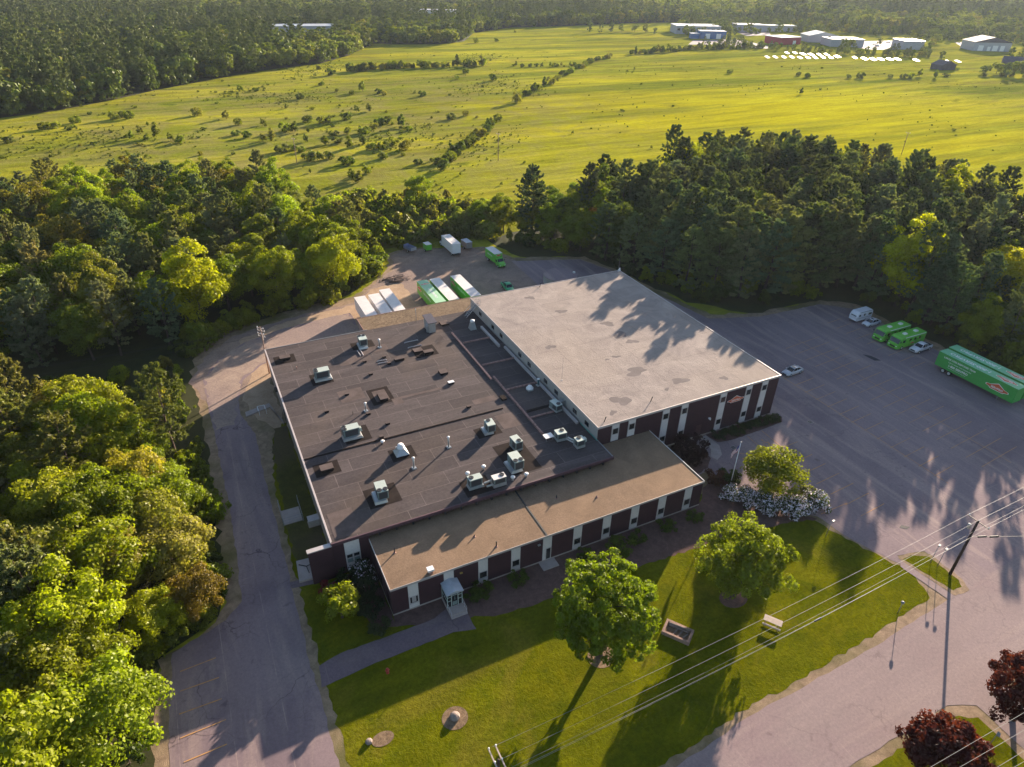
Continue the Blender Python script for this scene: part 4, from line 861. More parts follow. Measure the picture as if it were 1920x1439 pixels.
def semi_trailer(label, loc, rz, L, W, H, body, roof, group, nose=1):
    t = thing('semi_trailer', label, 'trailer', loc, rz, group)
    z0 = 1.0
    MB().box(-L/2, L/2, -W/2, W/2, z0, H-.03).build('box_body', body, t)
    MB().box(-L/2-.02, L/2+.02, -W/2-.02, W/2+.02, H-.03, H).build('roof', roof, t)
    MB().box(-L/2+.2, L/2-.6, -.5, .5, .75, z0).build('chassis', M['black'], t)
    for x in (-L/2+2.0, -L/2+3.3):
        for s in (-1, 1): wheel(t, x, s*(W/2-.3), .5, .5, s)
    for s in (-1, 1): MB().box(L/2-3.0, L/2-2.85, s*.8-.08, s*.8+.08, 0.02, z0).build('landing_leg', M['steelgrey'], t)
    for y0, y1 in ((-W/2+.06, -.03), (.03, W/2-.06)): MB().box(-L/2-.03, -L/2, y0, y1, z0+.1, H-.15).build('rear_door', body, t)
    return t
ROWS = [('LARGE LOSS RESPONSE TEAM', .50, 0, .62, .012), ('Like it never even happened.', .42, .3, .0, .0), ('1-800 SERVPRO', .62, .1, -.68, .02), ('Independently Owned and Operated', .26, -.1, -1.15, .0)]
tA = semi_trailer('long green trailer with white lettering on its side, nearest the lot', (82.85, -9.5, .05), R(-90), 16.0, 2.5, 4.1, M['green'], M['seagreen'], 'long green trailers parked side by side')
tB = semi_trailer('long green trailer behind the lettered one, nearest the woods', (86.2, -9.3, .05), R(-90), 16.2, 2.5, 4.1, M['green'], M['seagreen'], 'long green trailers parked side by side')
for t in (tA, tB):
    # local frame: +x = world -y (nose), side towards the camera is local -y
    lettering(ROWS, t, M['white'], (-3.4, -1.27, 2.75), (1, 0, 0), (0, 0, 1))
    emblem(t, (4.6, -1.27, 2.45), (1, 0, 0), (0, 0, 1), 4.2)
    lettering([('1-800-SERVPRO', 1.25, 0, 0, .03)], t, M['white'], (-2.2, 0, 4.115), (-1, 0, 0), (0, -1, 0), 'roof_lettering')
    emblem(t, (5.0, 0, 4.11), (-1, 0, 0), (0, -1, 0), 3.9, True, 'roof_emblem')
# trailers backed against the rear dock
for x, y1, lab in ((-19.5, 71.7, 'white-roofed box trailer at the dock, outermost toward the woods'), (-16.15, 71.8, 'white-roofed box trailer in the middle of the three white ones at the dock'), (-13.1, 73.4, 'white-roofed box trailer at the dock, innermost of the three white ones')):
    semi_trailer(lab, (x, y1-6.6, .03), R(90), 13.2, 2.5, 4.0, M['white'], M['offwhite'], 'white trailers at the rear dock')
for x, y1, lab, rf in ((-3.35, 74.6, 'green trailer with a pale green roof and red emblem at the dock', 'palegreen'), (-.1, 74.6, 'white-roofed green trailer touching the pale green-roofed one at the dock', 'offwhite'), (5.3, 74.4, 'white-roofed green trailer standing apart at the dock near the pale roof', 'offwhite')):
    t = semi_trailer(lab, (x, y1-6.6, .03), R(90), 13.2, 2.55, 4.0, M['lime'], M[rf], 'green trailers at the rear dock')
    # local +x = world +y; camera side (world -x) is local +y
    emblem(t, (4.7, 1.30, 2.8), (-1, 0, 0), (0, 0, 1), 3.0)
    lettering([('1-800-SERVPRO', .8, 0, 0, .02)], t, M['white'], (-.5, 1.295, 2.9), (-1, 0, 0), (0, 0, 1))
    if rf == 'palegreen':
        emblem(t, (4.2, 0, 4.01), (0, -1, 0), (1, 0, 0), 2.2, True, 'roof_emblem')
        lettering([('1-800-SERVPRO', .85, 0, 0, .02)], t, M['white'], (-1.2, 0, 4.015), (-1, 0, 0), (0, -1, 0), 'roof_lettering')
def box_truck(label, loc, rz, L, W, H, body, roof, cabmat):
    t = thing('box_truck', label, 'box truck', loc, rz)
    MB().box(-L/2, L/2, -W/2, W/2, .95, H-.03).build('cargo_box', body, t); MB().box(-L/2-.02, L/2+.02, -W/2-.02, W/2+.02, H-.03, H).build('box_roof', roof, t)
    c = [(L/2+.05, .55, 2.25), (L/2+.9, .5, 2.3), (L/2+1.4, .5, 1.5), (L/2+2.3, .55, 1.3), (L/2+2.45, .6, 1.0)]
    MB().loft([[(x, -.98, a), (x, .98, a), (x, .96, b-.1), (x, .84, b), (x, -.84, b), (x, -.96, b-.1)] for x, a, b in c]).build('cab', cabmat, t)
    MB().add([(L/2+.95, -.82, 2.24), (L/2+.95, .82, 2.24), (L/2+1.41, .86, 1.55), (L/2+1.41, -.86, 1.55)], [(0, 3, 2, 1)]).build('windshield', M['glass'], t)
    for s in (-1, 1):
        MB().box(L/2+.2, L/2+.95, s*.975-.015, s*.975+.015, 1.5, 2.05).build('side_window', M['glass'], t)
        wheel(t, L/2+1.6, s*.85, .42, .26, s); wheel(t, -L/2+1.4, s*.85, .45, .45, s); MB().cbox(L/2+2.42, s*.7, .8, .1, .3, .2).build('headlight', M['white'], t)
        MB().tube([(L/2+1.0, s*.98, 1.9), (L/2+1.05, s*1.25, 1.9)], .03).cbox(L/2+1.05, s*1.25, 1.6, .1, .16, .4).build('mirror', M['black'], t)
    MB().box(-L/2, L/2, -.45, .45, .6, .95).build('chassis', M['black'], t); MB().box(-L/2-.25, -L/2, -W/2+.1, W/2-.1, .5, .62).build('rear_bumper', M['black'], t)
    return t
box_truck('white box truck parked in the rear yard with its back to the building', (13.75, 99.0, .03), R(91), 8.0, 2.5, 3.7, M['white'], M['offwhite'], M['carwhite'])
bt = box_truck('green box truck with a pale roof facing the building in the rear yard', (21.7, 87.4, .03), R(-87), 5.6, 2.35, 3.35, M['lime'], M['offwhite'], M['lime'])
emblem(bt, (2.85, 0, 2.9), (0, 1, 0), (0, 0, 1), 1.6, False); lettering([('SERVPRO', .7, 0, 0, .01)], bt, M['white'], (0, -1.2, 2.3), (1, 0, 0), (0, 0, 1))
def cargo_trailer(label, loc, rz, L, W, H, body, roof, open_=False):
    t = thing('cargo_trailer', label, 'trailer', loc, rz)
    if open_:
        m = MB(); m.box(-L/2, L/2, -W/2, W/2, .7, .78); m.box(-L/2, L/2, -W/2, -W/2+.08, .78, H); m.box(-L/2, L/2, W/2-.08, W/2, .78, H); m.box(L/2-.08, L/2, -W/2+.08, W/2-.08, .78, H+.25); m.build('dump_bed', body, t)
        MB().box(-L/2-.06, -L/2, -W/2, W/2, .7, H).build('tailgate', roof, t)
    else:
        MB().box(-L/2, L/2, -W/2, W/2, .55, H-.05).build('box_body', body, t, bevel=.04); MB().box(-L/2-.02, L/2+.02, -W/2-.02, W/2+.02, H-.05, H).build('roof', roof, t)
        MB().box(-L/2-.03, -L/2, -W/2+.1, W/2-.1, .6, H-.15).build('rear_door', body, t)
    for s in (-1, 1): wheel(t, -.2, s*(W/2+.02), .34, .2, s)
    MB().tube([(L/2-.1, -.5, .55), (L/2+1.2, 0, .5), (L/2-.1, .5, .55)], .05).build('tow_bar', M['black'], t)
    return t
cargo_trailer('blue grey open dump trailer at the far end of the rear yard', (3.2, 104.0, .03), R(110), 3.4, 1.9, 1.5, plain('blue_grey_steel', (.20, .22, .32), .5, .4), M['silver'], True)
cargo_trailer('small green cargo trailer between the dump trailer and the white truck', (7.9, 102.4, .03), R(95), 2.4, 1.7, 2.2, M['lime'], M['offwhite'])
cargo_trailer('grey cargo trailer beside the white box truck', (18.8, 99.8, .03), R(95), 3.4, 1.9, 2.3, plain('taupe_paint', (.26, .22, .20), .5, .4), M['greyroof'])
# round water tank behind the tall block
tk = thing('water_tank', 'squat round tank with a dark flat top behind the pale-roofed block', 'tank', (31.8, 68.0, 0))
MB().lathe([(4.4, 0), (4.4, 2.0), (4.3, 2.1)], n=40).build('tank_wall', M['siding'], tk); MB().lathe([(4.45, 2.1), (4.4, 2.2), (0.5, 2.4), (0, 2.42)], n=40).build('tank_lid', M['lot'], tk)
MB().cbox(3.6, -.6, 2.2, .5, .5, .4).build('tank_vent', M['white'], tk)

# ---------------------------------------------------------------- poles, wires, lamps, garden things
def utility_pole(label, x, y, h, arms=(), rz=0.0, r=0.17, mat='pole', extras=True):
    t = thing('utility_pole', label, 'utility pole', (x, y, 0), rz)
    MB().cyl((0, 0, 0), (0, 0, h), r, r*0.7, 12).build('pole_shaft', M[mat], t, True)
    for z, L, off in arms:
        a = MB().box(-.06+off, .06+off, -L/2, L/2, z-.06, z+.06).build('crossarm', M['palewood'], t)
        for yy in (-L/2+.1, 0.0 if L > 1.5 else L/2-.1, L/2-.1):
            MB().lathe([(.05, .06), (.08, .12), (.05, .2), (.08, .26), (.0, .32)], (off, yy, z), 8).build('insulator', M['white'], a)
    return t
PX, PY, PH = 32.85, -39.65, 10.0
up1 = utility_pole('dark wooden utility pole at the street corner of the grass island', PX, PY, PH, ((PH-.25, 2.9, .2),), R(-2), .2)
MB().cyl((-.2, .6, 8.3), (-.2, .6, 9.0), .2, .2, 12).cyl((-.2, .6, 9.0), (-.2, .6, 9.08), .2, .08, 12).build('transformer', M['galv'], up1); MB().cyl((0, 0, 8.7), (-.2, .5, 8.7), .04).build('bracket', M['steelgrey'], up1)
q = G(950, 1412, 9.6)
PX2, PY2, PH2 = q[0]-1.0, q[1]-.4, 9.9
up2 = utility_pole('double-crossarm utility pole whose top shows at the bottom edge of the lawn', PX2, PY2, PH2, ((PH2-.3, 2.9, .35), (PH2-.3, 2.9, -.35)), R(0), .18)
up3 = utility_pole('utility pole with several white cross bars behind the dark roof corner', -43.2, 52.4, 10.4, ((10.1, 1.6, 0), (9.5, 1.8, 0.1), (8.9, 1.6, -0.1), (8.3, 1.7, 0)), R(40), .15, 'wood')
for dz in (7.4, 8.1): MB().cyl((.25, .1, dz), (.25, .1, dz+.6), .16, .16, 10).build('transformer', M['galv'], up3)
for (px, py), h, lab in (((934, 302), 11, 'lone thin utility pole standing in the bright hay field'), ((557, 308), 10, 'thin utility pole among meadow shrubs behind the near wood'), ((1690, 290), 9.5, 'short utility pole in the hay field behind the dark grove')):
    p = G(px, py); utility_pole(lab, p[0], p[1], h, ((h-.4, 1.8, 0),), .5, .14, 'wood')
def wire(a, b, sag, r=0.013, label='pale overhead wire strung along the street between utility poles', mat='wire', group='street overhead wires', n=14):
    pts = []
    for i in range(n+1):
        k = i/n; pts.append((a[0]+(b[0]-a[0])*k, a[1]+(b[1]-a[1])*k, a[2]+(b[2]-a[2])*k - sag*4*k*(1-k)))
    return tag(MB().tube(pts, r, 5).build('overhead_wire', M[mat]), label, 'wire', group)
P3 = (92.0, -37.0, PH)
for yy, z in ((-1.35, .1), (0.0, .25), (1.35, .1)):
    wire((PX2, PY2+yy, PH2-.1), (PX+.1, PY+yy, PH+z-.1), .9); wire((PX+.1, PY+yy, PH+z-.1), (P3[0], P3[1]+yy, PH), .9)
wire((PX2, PY2-.2, 8.0), (PX, PY-.2, 8.4), .9, .011); wire((PX, PY-.2, 8.4), (P3[0], P3[1]-.2, 8.4), .9, .011)
wire((PX2, PY2, 6.6), (PX, PY, 6.9), .9, .011, 'thin lower communication cable along the street', 'wire', None); 
wire((PX, PY, 7.2), (66, -52, 7.6), .9, .03, 'thick black cable bundle crossing the street from the corner pole', 'black', None)
for k, (f, lab) in enumerate(((.05, 'long black splice case on the cable nearest the corner pole'), (.10, 'second black splice case on the cable from the corner pole'))):
    p = (PX+(66-PX)*f, PY+(-52-PY)*f, 7.2-.9*4*f*(1-f)+.4*f); d = Vector((66-PX, -52-PY, 0)).normalized()
    tag(MB().cyl(Vector(p)-d*.55, Vector(p)+d*.55, .13, .13, 10).cyl(Vector(p)-d*.7, Vector(p)-d*.55, .05, .13, 10).cyl(Vector(p)+d*.55, Vector(p)+d*.7, .13, .05, 10).build('splice_case', M['black']), lab, 'splice case')
p = Vector((PX2+(PX-PX2)*.60, PY2+(PY-PY2)*.60, 6.78-.9*4*.24)); d = Vector((PX-PX2, PY-PY2, .3)).normalized()
tag(MB().cyl(p-d*.45, p+d*.45, .12, .12, 10).cyl(p-d*.6, p-d*.45, .04, .12, 10).cyl(p+d*.45, p+d*.6, .12, .04, 10).build('splice_case', M['black']), 'black splice case hanging on the lower street cable over the lawn edge', 'splice case')
for (xa, ya), (xb, yb) in (((1740, 1439), (1920, 1334)), ((1795, 1439), (1920, 1367)), ((1866, 1439), (1920, 1406)), ((1897, 1439), (1920, 1426))):
    a, b = Vector(G(xa, ya, 12.5)), Vector(G(xb, yb, 12.5)); d = (b-a)
    wire(tuple(a-d*4), tuple(b+d*6), .4, .015, 'pale overhead wire crossing above the maroon-leaved trees', 'wire', 'overhead wires above the maroon trees')
for dy, z in ((0, 10.0), (.8, 9.4), (-.8, 8.8)):
    wire((-43.2, 52.4+dy, z), (-150, 62+dy, z+1), 1.6, .02, 'thin dark wire running from the pole behind the dark roof across the wooded gap', 'black', 'wires across the wooded gap')

def post_lamp(label, px, py, h, hx, head='box'):
    p = G(px, py); t = thing('post_lamp', label, 'lamp post', p, hx)
    MB().cyl((0, 0, 0), (0, 0, h), .05, .04, 8).build('post', M['steelgrey'], t, True)
    if head == 'box':
        MB().tube([(0, 0, h), (.25, 0, h+.25), (.5, 0, h+.35)], .035).build('arm', M['steelgrey'], t); MB().cbox(.7, 0, h+.25, .5, .3, .18).build('lamp_head', M['steelgrey'], t, bevel=.03)
    else: MB().lathe([(.06, h), (.2, h+.05), (.22, h+.2), (.1, h+.32), (0, h+.34)]).build('lamp_head', M['steelgrey'], t, True)
    return t
post_lamp('short lamp post on the lawn near the street, casting a long thin shadow', 1683, 1150, 1.9, R(20), 'ball')
post_lamp('lamp post on the grass island, the one nearer the parking lot', 1744, 1056, 2.6, R(15))
post_lamp('lamp post on the grass island, the one nearer the street', 1757, 1063, 2.6, R(15))
post_lamp('lamp post at the corner of the lawn beside the parking lot entrance', 1548, 1007, 2.4, R(10))
post_lamp('slim dark lamp post under the larger maroon tree by the side drive', 1853, 1400, 2.8, R(200))
fp = thing('flagpole', 'white flagpole with a limp stars-and-stripes flag behind the flowering hedge', 'flagpole', (17.7, -12.6, 0), R(131))
MB().cyl((0, 0, 0), (0, 0, 8.6), .085, .05, 12).build('pole_shaft', M['white'], fp, True); MB().lathe([(.0, 8.58), (.12, 8.66), (.14, 8.74), (.1, 8.84), (0, 8.9)]).build('finial', M['trim'], fp, True); MB().cyl((0, 0, 0), (0, 0, .12), .4, .3, 14).build('footing', M['concrete'], fp)
fl = MB(); NU, NV = 14, 13
def fpt(u, v):   # drooping cloth: hoist on the pole, fly end fallen
    a = u*1.25; return (.06+a*.72+.05*math.sin(9*u+3*v), .14*math.sin(7*u+2*v)*u, 8.2-v*1.0-a*1.5+.04*math.sin(12*u))
for i in range(NU):
    for j in range(NV):
        u0, u1, v0, v1 = i/NU, (i+1)/NU, j/NV, (j+1)/NV
        fl.quad(fpt(u0, v0), fpt(u1, v0), fpt(u1, v1), fpt(u0, v1), 2 if (i < 6 and j < 7) else (0 if j % 2 == 0 else 1))
fl.build('flag', [M['flagred'], M['white'], M['flagblue']], fp)
# fire hydrant
hd = thing('fire_hydrant', 'small red fire hydrant on the lawn below the walkway', 'hydrant', G(727, 1262))
MB().lathe([(.2, 0), (.2, .06), (.14, .08), (.14, .6), (.19, .62), (.17, .74), (.06, .84), (0, .86)], n=16).build('barrel', M['red'], hd, True)
MB().cyl((-.28, 0, .48), (.28, 0, .48), .07).cyl((0, -.26, .42), (0, 0, .42), .09).build('outlet', M['red'], hd)
# picnic table
pt = thing('picnic_table', 'pale wooden picnic table on the lawn under the drooping branch', 'picnic table', G(1447, 1172), R(-56))
for k in range(5): MB().box(-1.1, 1.1, -.39+.16*k, -.25+.16*k, .72, .77).build('table_plank', M['palewood'], pt)
for s in (-1, 1):
    MB().box(-1.1, 1.1, s*.72-.14, s*.72+.14, .43, .47).build('bench', M['palewood'], pt)
    for x in (-.8, .8): MB().tube([(x, s*.25, .72), (x, s*.68, 0.0)], .05).build('leg', M['wood'], pt)
for x in (-.8, .8): MB().box(x-.04, x+.04, -.85, .85, .36, .43).build('cross_beam', M['wood'], pt)
# raised timber planter with logs
pl = thing('raised_bed', 'rectangular timber raised bed filled with cut logs on the lawn', 'raised bed', G(1270, 1188), R(-55))
m = MB(); m.box(-1.75, 1.75, -1.1, -.8, 0, .55); m.box(-1.75, 1.75, .8, 1.1, 0, .55); m.box(-1.75, -1.45, -.8, .8, 0, .55); m.box(1.45, 1.75, -.8, .8, 0, .55); m.build('timber_frame', M['wood'], pl, bevel=.03)
MB().box(-1.45, 1.45, -.8, .8, 0, .3).build('soil_fill', M['straw'], pl)
for a, b, r in (((-1.3, .55, .55), (1.3, .7, .6), .16), ((-1.2, .35, .45), (1.2, .4, .5), .11), ((-.4, -.75, .36), (-.1, .3, .4), .09), ((.2, -.7, .36), (.5, .3, .4), .1), ((.8, -.6, .36), (1.2, .2, .4), .1)): MB().cyl(a, b, r, r*.85, 9).build('log', M['log'], pl)
# stone and sapling in the round mulch bed
tag(MB().lathe([(.55, 0), (.6, .2), (.42, .5), (.15, .62), (0, .64)], n=9).build('boulder', M['stone']), 'rounded boulder in the middle of the straw mulch circle on the lawn', 'boulder').location = G(853, 1345)
tag(MB().lathe([(.35, 0), (.4, .15), (.25, .35), (0, .4)], n=8).build('boulder', M['stone']), 'small pale stone beside the dark mulch patch at the lawn corner', 'boulder').location = G(692, 1392)
# small ramp with railing on the driveway side, and slabs with valve pipes
rp = thing('access_ramp', 'concrete access ramp with a white rail at the building side door', 'ramp', (0, 0, 0))
MB().prism([G(460, 775)[:2], G(505, 758)[:2], (-43.6, 33.4), (-43.6, 34.9), G(506, 765)[:2], G(462, 783)[:2]], 0.0, .22).build('slab', M['concrete'], rp)
a, b = G(484, 772), G(497, 769)
m = MB()
for p in (a, b): m.tube([(p[0], p[1], .2), (p[0], p[1], 1.1), (p[0]+.1, p[1]-1.5, 1.1), (p[0]+.1, p[1]-1.5, .05)], .045)
m.tube([(a[0], a[1], 1.1), (b[0], b[1], 1.1)], .045); m.build('hand_rail', M['white'], rp)
vp = thing('valve_pad', 'concrete pad with a white valve pipe behind the end of the brick wing wall', 'concrete pad', (-46.3, -1.2, 0))
MB().prism([(-1.7, -2.6), (1.2, -2.9), (1.5, .9), (-1.4, 1.2)], 0.0, 3.4 if False else .35).build('slab', M['concrete'], vp)
MB().cyl((.6, -1.2, .35), (.6, -1.2, 1.5), .14).cyl((.6, -1.2, 1.3), (.2, -1.5, 1.35), .1).lathe([(.2, 1.45), (.22, 1.6), (0, 1.75)], (.6, -1.2, 0), 12).build('valve_pipe', M['white'], vp)
MB().tube([(-1.2, .3, .42), (-.3, -.4, .42), (.5, -.2, .42), (1.1, .6, .42)], .06).tube([(-.3, -.4, .42), (-.2, -1.7, .42)], .05).build('hose', M['black'], vp)
tb = thing('fenced_pad', 'small square concrete pad with low fencing beside the dark-roofed block', 'concrete pad', (G(547, 968)[0], G(547, 968)[1], 0))
MB().box(-1.3, 1.3, -1.6, 1.6, 0, .12).build('slab', M['concrete'], tb)
m = MB()
for x, y in ((-1.4, -1.7), (1.4, -1.7), (1.4, 2.6), (-1.4, 2.6)): m.cyl((x, y, 0), (x, y, 1.5), .05)
for z in (.5, 1.0, 1.45): m.tube([(-1.4, 2.6, z), (-1.4, -1.7, z), (1.4, -1.7, z), (1.4, 2.6, z)], .025)
m.build('pipe_fence', M['steelgrey'], tb)
bx = thing('utility_cabinet', 'pale metal cabinet against the long wall of the dark-roofed block', 'cabinet', (G(589, 982)[0], G(589, 982)[1], 0)); MB().box(-.75, .75, -.6, .6, .15, 1.1).build('cabinet_body', M['siding'], bx, bevel=.03); MB().box(-.85, .85, -.7, .7, 0, .15).build('plinth', M['concrete'], bx); MB().box(-.8, .8, -.65, .65, 1.1, 1.16).build('cabinet_lid', M['trim'], bx)
dr = thing('storm_drain', 'square storm drain grate sunk in the lot near the maroon shrub', 'drain', (*G(1375, 840)[:2], .03)); MB().box(-.45, .45, -.45, .45, 0, .03).build('drain_frame', M['concrete'], dr)
m = MB(); [m.box(-.38+.13*k, -.31+.13*k, -.38, .38, .03, .045) for k in range(6)]; m.build('drain_grate', M['black'], dr)
d2 = dup(dr, (*G(1519, 792)[:2], .03), 0, 'square storm drain grate in the open lot right of the shrub row')
bp = thing('brush_pile', 'pile of cut branches and logs at the edge of the rear yard', 'wood pile', (*G(742, 524)[:2], 0))
rg = random.Random(9)
m = MB()
for k in range(60):
    a = rg.uniform(0, 6.28); x, y = rg.gauss(0, 1.5), rg.gauss(0, 1.1); L = rg.uniform(.8, 2.2); z = max(.1, .9-.3*math.hypot(x, y))*rg.uniform(.2, 1.2)
    m.cyl((x-L*math.cos(a)/2, y-L*math.sin(a)/2, max(.06, z+rg.uniform(-.25, .1))), (x+L*math.cos(a)/2, y+L*math.sin(a)/2, max(.06, z+rg.uniform(-.1, .3))), .07, .04, 6)
m.build('branches', M['log'], bp); MB().cyl((-2.2, -1.5, .2), (1.2, -2.3, .25), .22, .16, 10).cyl((-3.5, .2, .2), (-1, 1.2, .2), .2, .15, 10).build('log', M['bark'], bp)

# ---------------------------------------------------------------- foliage
def rnd_dirs(rg, n):
    v = rg.normal(size=(n, 3)); return v/np.linalg.norm(v, axis=1, keepdims=True)
def nrm(v): return v/np.maximum(np.linalg.norm(v, axis=1, keepdims=True), 1e-9)
def leaves_mesh(name, C, N, S, asp, tone, mat, T=None, mats=None, midx=None):
    n = len(C); rg = np.random.default_rng(len(C))
    if T is None: T = rnd_dirs(rg, n)
    T = nrm(T - N*np.sum(T*N, 1, keepdims=True)); B = np.cross(N, T)
    a = (S*0.5)[:, None]; w = (S*0.5*asp)[:, None]
    V_ = np.empty((n, 4, 3)); V_[:, 0] = C+T*a; V_[:, 1] = C+B*w+N*a*0.18; V_[:, 2] = C-T*a; V_[:, 3] = C-B*w+N*a*0.18
    me = bpy.data.meshes.new(name); me.vertices.add(n*4); me.vertices.foreach_set('co', V_.reshape(-1))
    me.loops.add(n*4); me.loops.foreach_set('vertex_index', np.arange(n*4, dtype=np.int32))
    me.polygons.add(n); me.polygons.foreach_set('loop_start', np.arange(0, n*4, 4, dtype=np.int32)); me.polygons.foreach_set('loop_total', np.full(n, 4, dtype=np.int32))
    at = me.attributes.new('tone', 'FLOAT', 'POINT'); at.data.foreach_set('value', np.repeat(np.clip(tone, 0, 1), 4).astype(np.float32))
    for m in (mats or [mat]): me.materials.append(m)
    if midx is not None: me.polygons.foreach_set('material_index', midx.astype(np.int32))
    me.update(); me.validate(); return me
def broad_crown(name, seed, R_, z0, z1, nclump, nleaf, leaf, mat, lump=(.22, .38), top=1.0, flat=0.0, blossoms=None, spread=None):
    rg = np.random.default_rng(seed); zc = (z0+z1)/2; hz = (z1-z0)/2
    d = rnd_dirs(rg, nclump); d[:, 2] = d[:, 2]*(1-flat); d = nrm(d)
    lo = rg.uniform(.75, 1.18, nclump) if spread is None else rg.uniform(.93, 1.06, nclump)                  # uneven outline
    rad = np.where(rg.random(nclump) < .72, rg.uniform(.62, .92, nclump), rg.uniform(.2, .6, nclump))*lo
    prof = 1.0-0.30*np.maximum(d[:, 2], 0)*(2-top)
    P = np.stack([d[:, 0]*R_*rad*prof, d[:, 1]*R_*rad*prof, zc+d[:, 2]*hz*rad], 1)
    rc = R_*rg.uniform(lump[0], lump[1], nclump)
    C, N, To, S = [], [], [], []
    for k in range(nclump):
        n = int(nleaf*rg.uniform(.6, 1.3)); out = d[k]
        v = nrm(rnd_dirs(rg, n)+out*0.55+np.array([0, 0, .35]))
        rr = rc[k]*rg.uniform(.45, 1.08, n)
        c = P[k]+v*rr[:, None]*np.array([1, 1, .8])
        C.append(c); N.append(nrm(v+rnd_dirs(rg, n)*.75)); To.append(np.full(n, rg.uniform(.30, .66))+rg.uniform(-.12, .14, n)); S.append(leaf*rg.uniform(.6, 1.35, n))
    C = np.concatenate(C); N = np.concatenate(N); To = np.concatenate(To); S = np.concatenate(S)
    keep = C[:, 2] > 0.05; C, N, To, S = C[keep], N[keep], To[keep], S[keep]
    if blossoms:
        frac, bm = blossoms; mi = (rg.random(len(C)) < frac).astype(np.int32)
        return leaves_mesh(name, C, N, np.where(mi == 1, S*1.0, S), .75, To, mat, mats=[mat, bm], midx=mi)
    return leaves_mesh(name, C, N, S, .72, To, mat)
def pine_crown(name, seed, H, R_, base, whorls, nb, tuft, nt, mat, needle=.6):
    rg = np.random.default_rng(seed); C, N, T, To, S = [], [], [], [], []
    lean = rg.normal(size=2)*.02*H
    for w in range(whorls):
        k = w/(whorls-1); h = base+(H-base)*(k**.92); prof = max(.06, 1-k**2.0)**.62*(0.62+0.38*min(1, k*3.0))
        for b in range(nb):
            if rg.random() < .13: continue
            az = rg.uniform(0, 6.283); L = R_*prof*rg.uniform(.62, 1.18)+.35; rise = rg.uniform(.05, .42)+.35*k
            dr = np.array([math.cos(az), math.sin(az), 0]); tone = rg.uniform(.28, .62)
            for j in range(nt):
                s = rg.uniform(.28, 1.0)**.7; side = rg.normal()*.16*L*(1.15-s)
                c = np.array([lean[0]*k, lean[1]*k, h])+dr*L*s+np.array([-dr[1], dr[0], 0])*side+np.array([0, 0, L*s*rise*s*.8+rg.normal()*.12])
                ax = nrm((dr*1.0+np.array([0, 0, .55+.4*s])+rg.normal(size=3)*.25)[None])[0]
                n = tuft; v = nrm(ax[None]*.7+rnd_dirs(rg, n)*.75+np.array([0, 0, .25]))
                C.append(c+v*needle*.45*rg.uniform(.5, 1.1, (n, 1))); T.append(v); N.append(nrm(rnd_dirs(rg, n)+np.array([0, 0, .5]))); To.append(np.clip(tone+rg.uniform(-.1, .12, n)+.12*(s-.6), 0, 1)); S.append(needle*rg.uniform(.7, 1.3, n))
    n = tuft*6; v = nrm(rnd_dirs(rg, n)+np.array([0, 0, 1.]))
    C.append(np.array([lean[0], lean[1], H])+v*.5); T.append(v); N.append(rnd_dirs(rg, n)); To.append(np.full(n, .5)); S.append(needle*rg.uniform(.7, 1.2, n))
    return leaves_mesh(name, np.concatenate(C), np.concatenate(N), np.concatenate(S), .34, np.concatenate(To), mat, np.concatenate(T))
def trunk_mesh(name, seed, h, r, limbs, reach, z0, pine=False):
    rg = random.Random(seed); m = MB(); pts = [(0, 0, -.2)]; x = y = 0.0; n = 5
    for i in range(1, n+1):
        x += rg.uniform(-.02, .02)*h; y += rg.uniform(-.02, .02)*h; pts.append((x, y, h*i/n))
    for i in range(n): m.cyl(pts[i], pts[i+1], r*(1.25 if i == 0 else 1-.17*i), r*(1-.17*(i+1)), 8, 0, False)
    for k in range(limbs):
        z = z0+(h*.98-z0)*k/max(1, limbs-1)*.9; a = rg.uniform(0, 6.28); f = min(.999, z/h); i = min(n-1, int(f*n)); g = f*n-i
        b = Vector(pts[i]).lerp(Vector(pts[i+1]), g); L = reach*(1-.6*f if pine else .75)*rg.uniform(.7, 1.1)
        e_ = b+Vector((math.cos(a)*L, math.sin(a)*L, L*(.15 if pine else .75)))
        mid = b.lerp(e_, .5)+Vector((0, 0, L*.08)); rr = r*(.28 if pine else .42)*(1-.5*f)
        m.cyl(b, mid, rr, rr*.7, 6, 0, False); m.cyl(mid, e_, rr*.7, rr*.25, 5, 0, False)
    me = bpy.data.meshes.new(name); me.from_pydata(m.v, [], m.f); me.materials.append(M['bark']); me.polygons.foreach_set('use_smooth', [True]*len(me.polygons)); me.update(); return me

BROAD = [(broad_crown('crown', 11, 5.2, 1.8, 12.6, 74, 230, .34, M['leaf'], (.20, .34)), trunk_mesh('trunk', 1, 9.5, .24, 9, 3.2, 3.0)),
         (broad_crown('crown', 12, 4.4, 2.0, 13.6, 66, 230, .33, M['leaf'], (.22, .38)), trunk_mesh('trunk', 2, 10.5, .22, 9, 2.8, 3.2)),
         (broad_crown('crown', 13, 5.6, 1.8, 11.2, 76, 230, .34, M['leaf'], (.17, .31)), trunk_mesh('trunk', 3, 8.5, .26, 10, 3.6, 2.6)),
         (broad_crown('crown', 14, 4.0, 1.0, 11.8, 54, 230, .33, M['leaf'], (.24, .40)), trunk_mesh('trunk', 4, 9, .18, 8, 2.5, 2.0)),
         (broad_crown('crown', 15, 4.8, 1.6, 12.8, 58, 220, .34, M['leaf'], (.2, .34)), trunk_mesh('trunk', 5, 10, .22, 9, 3.0, 2.5))]
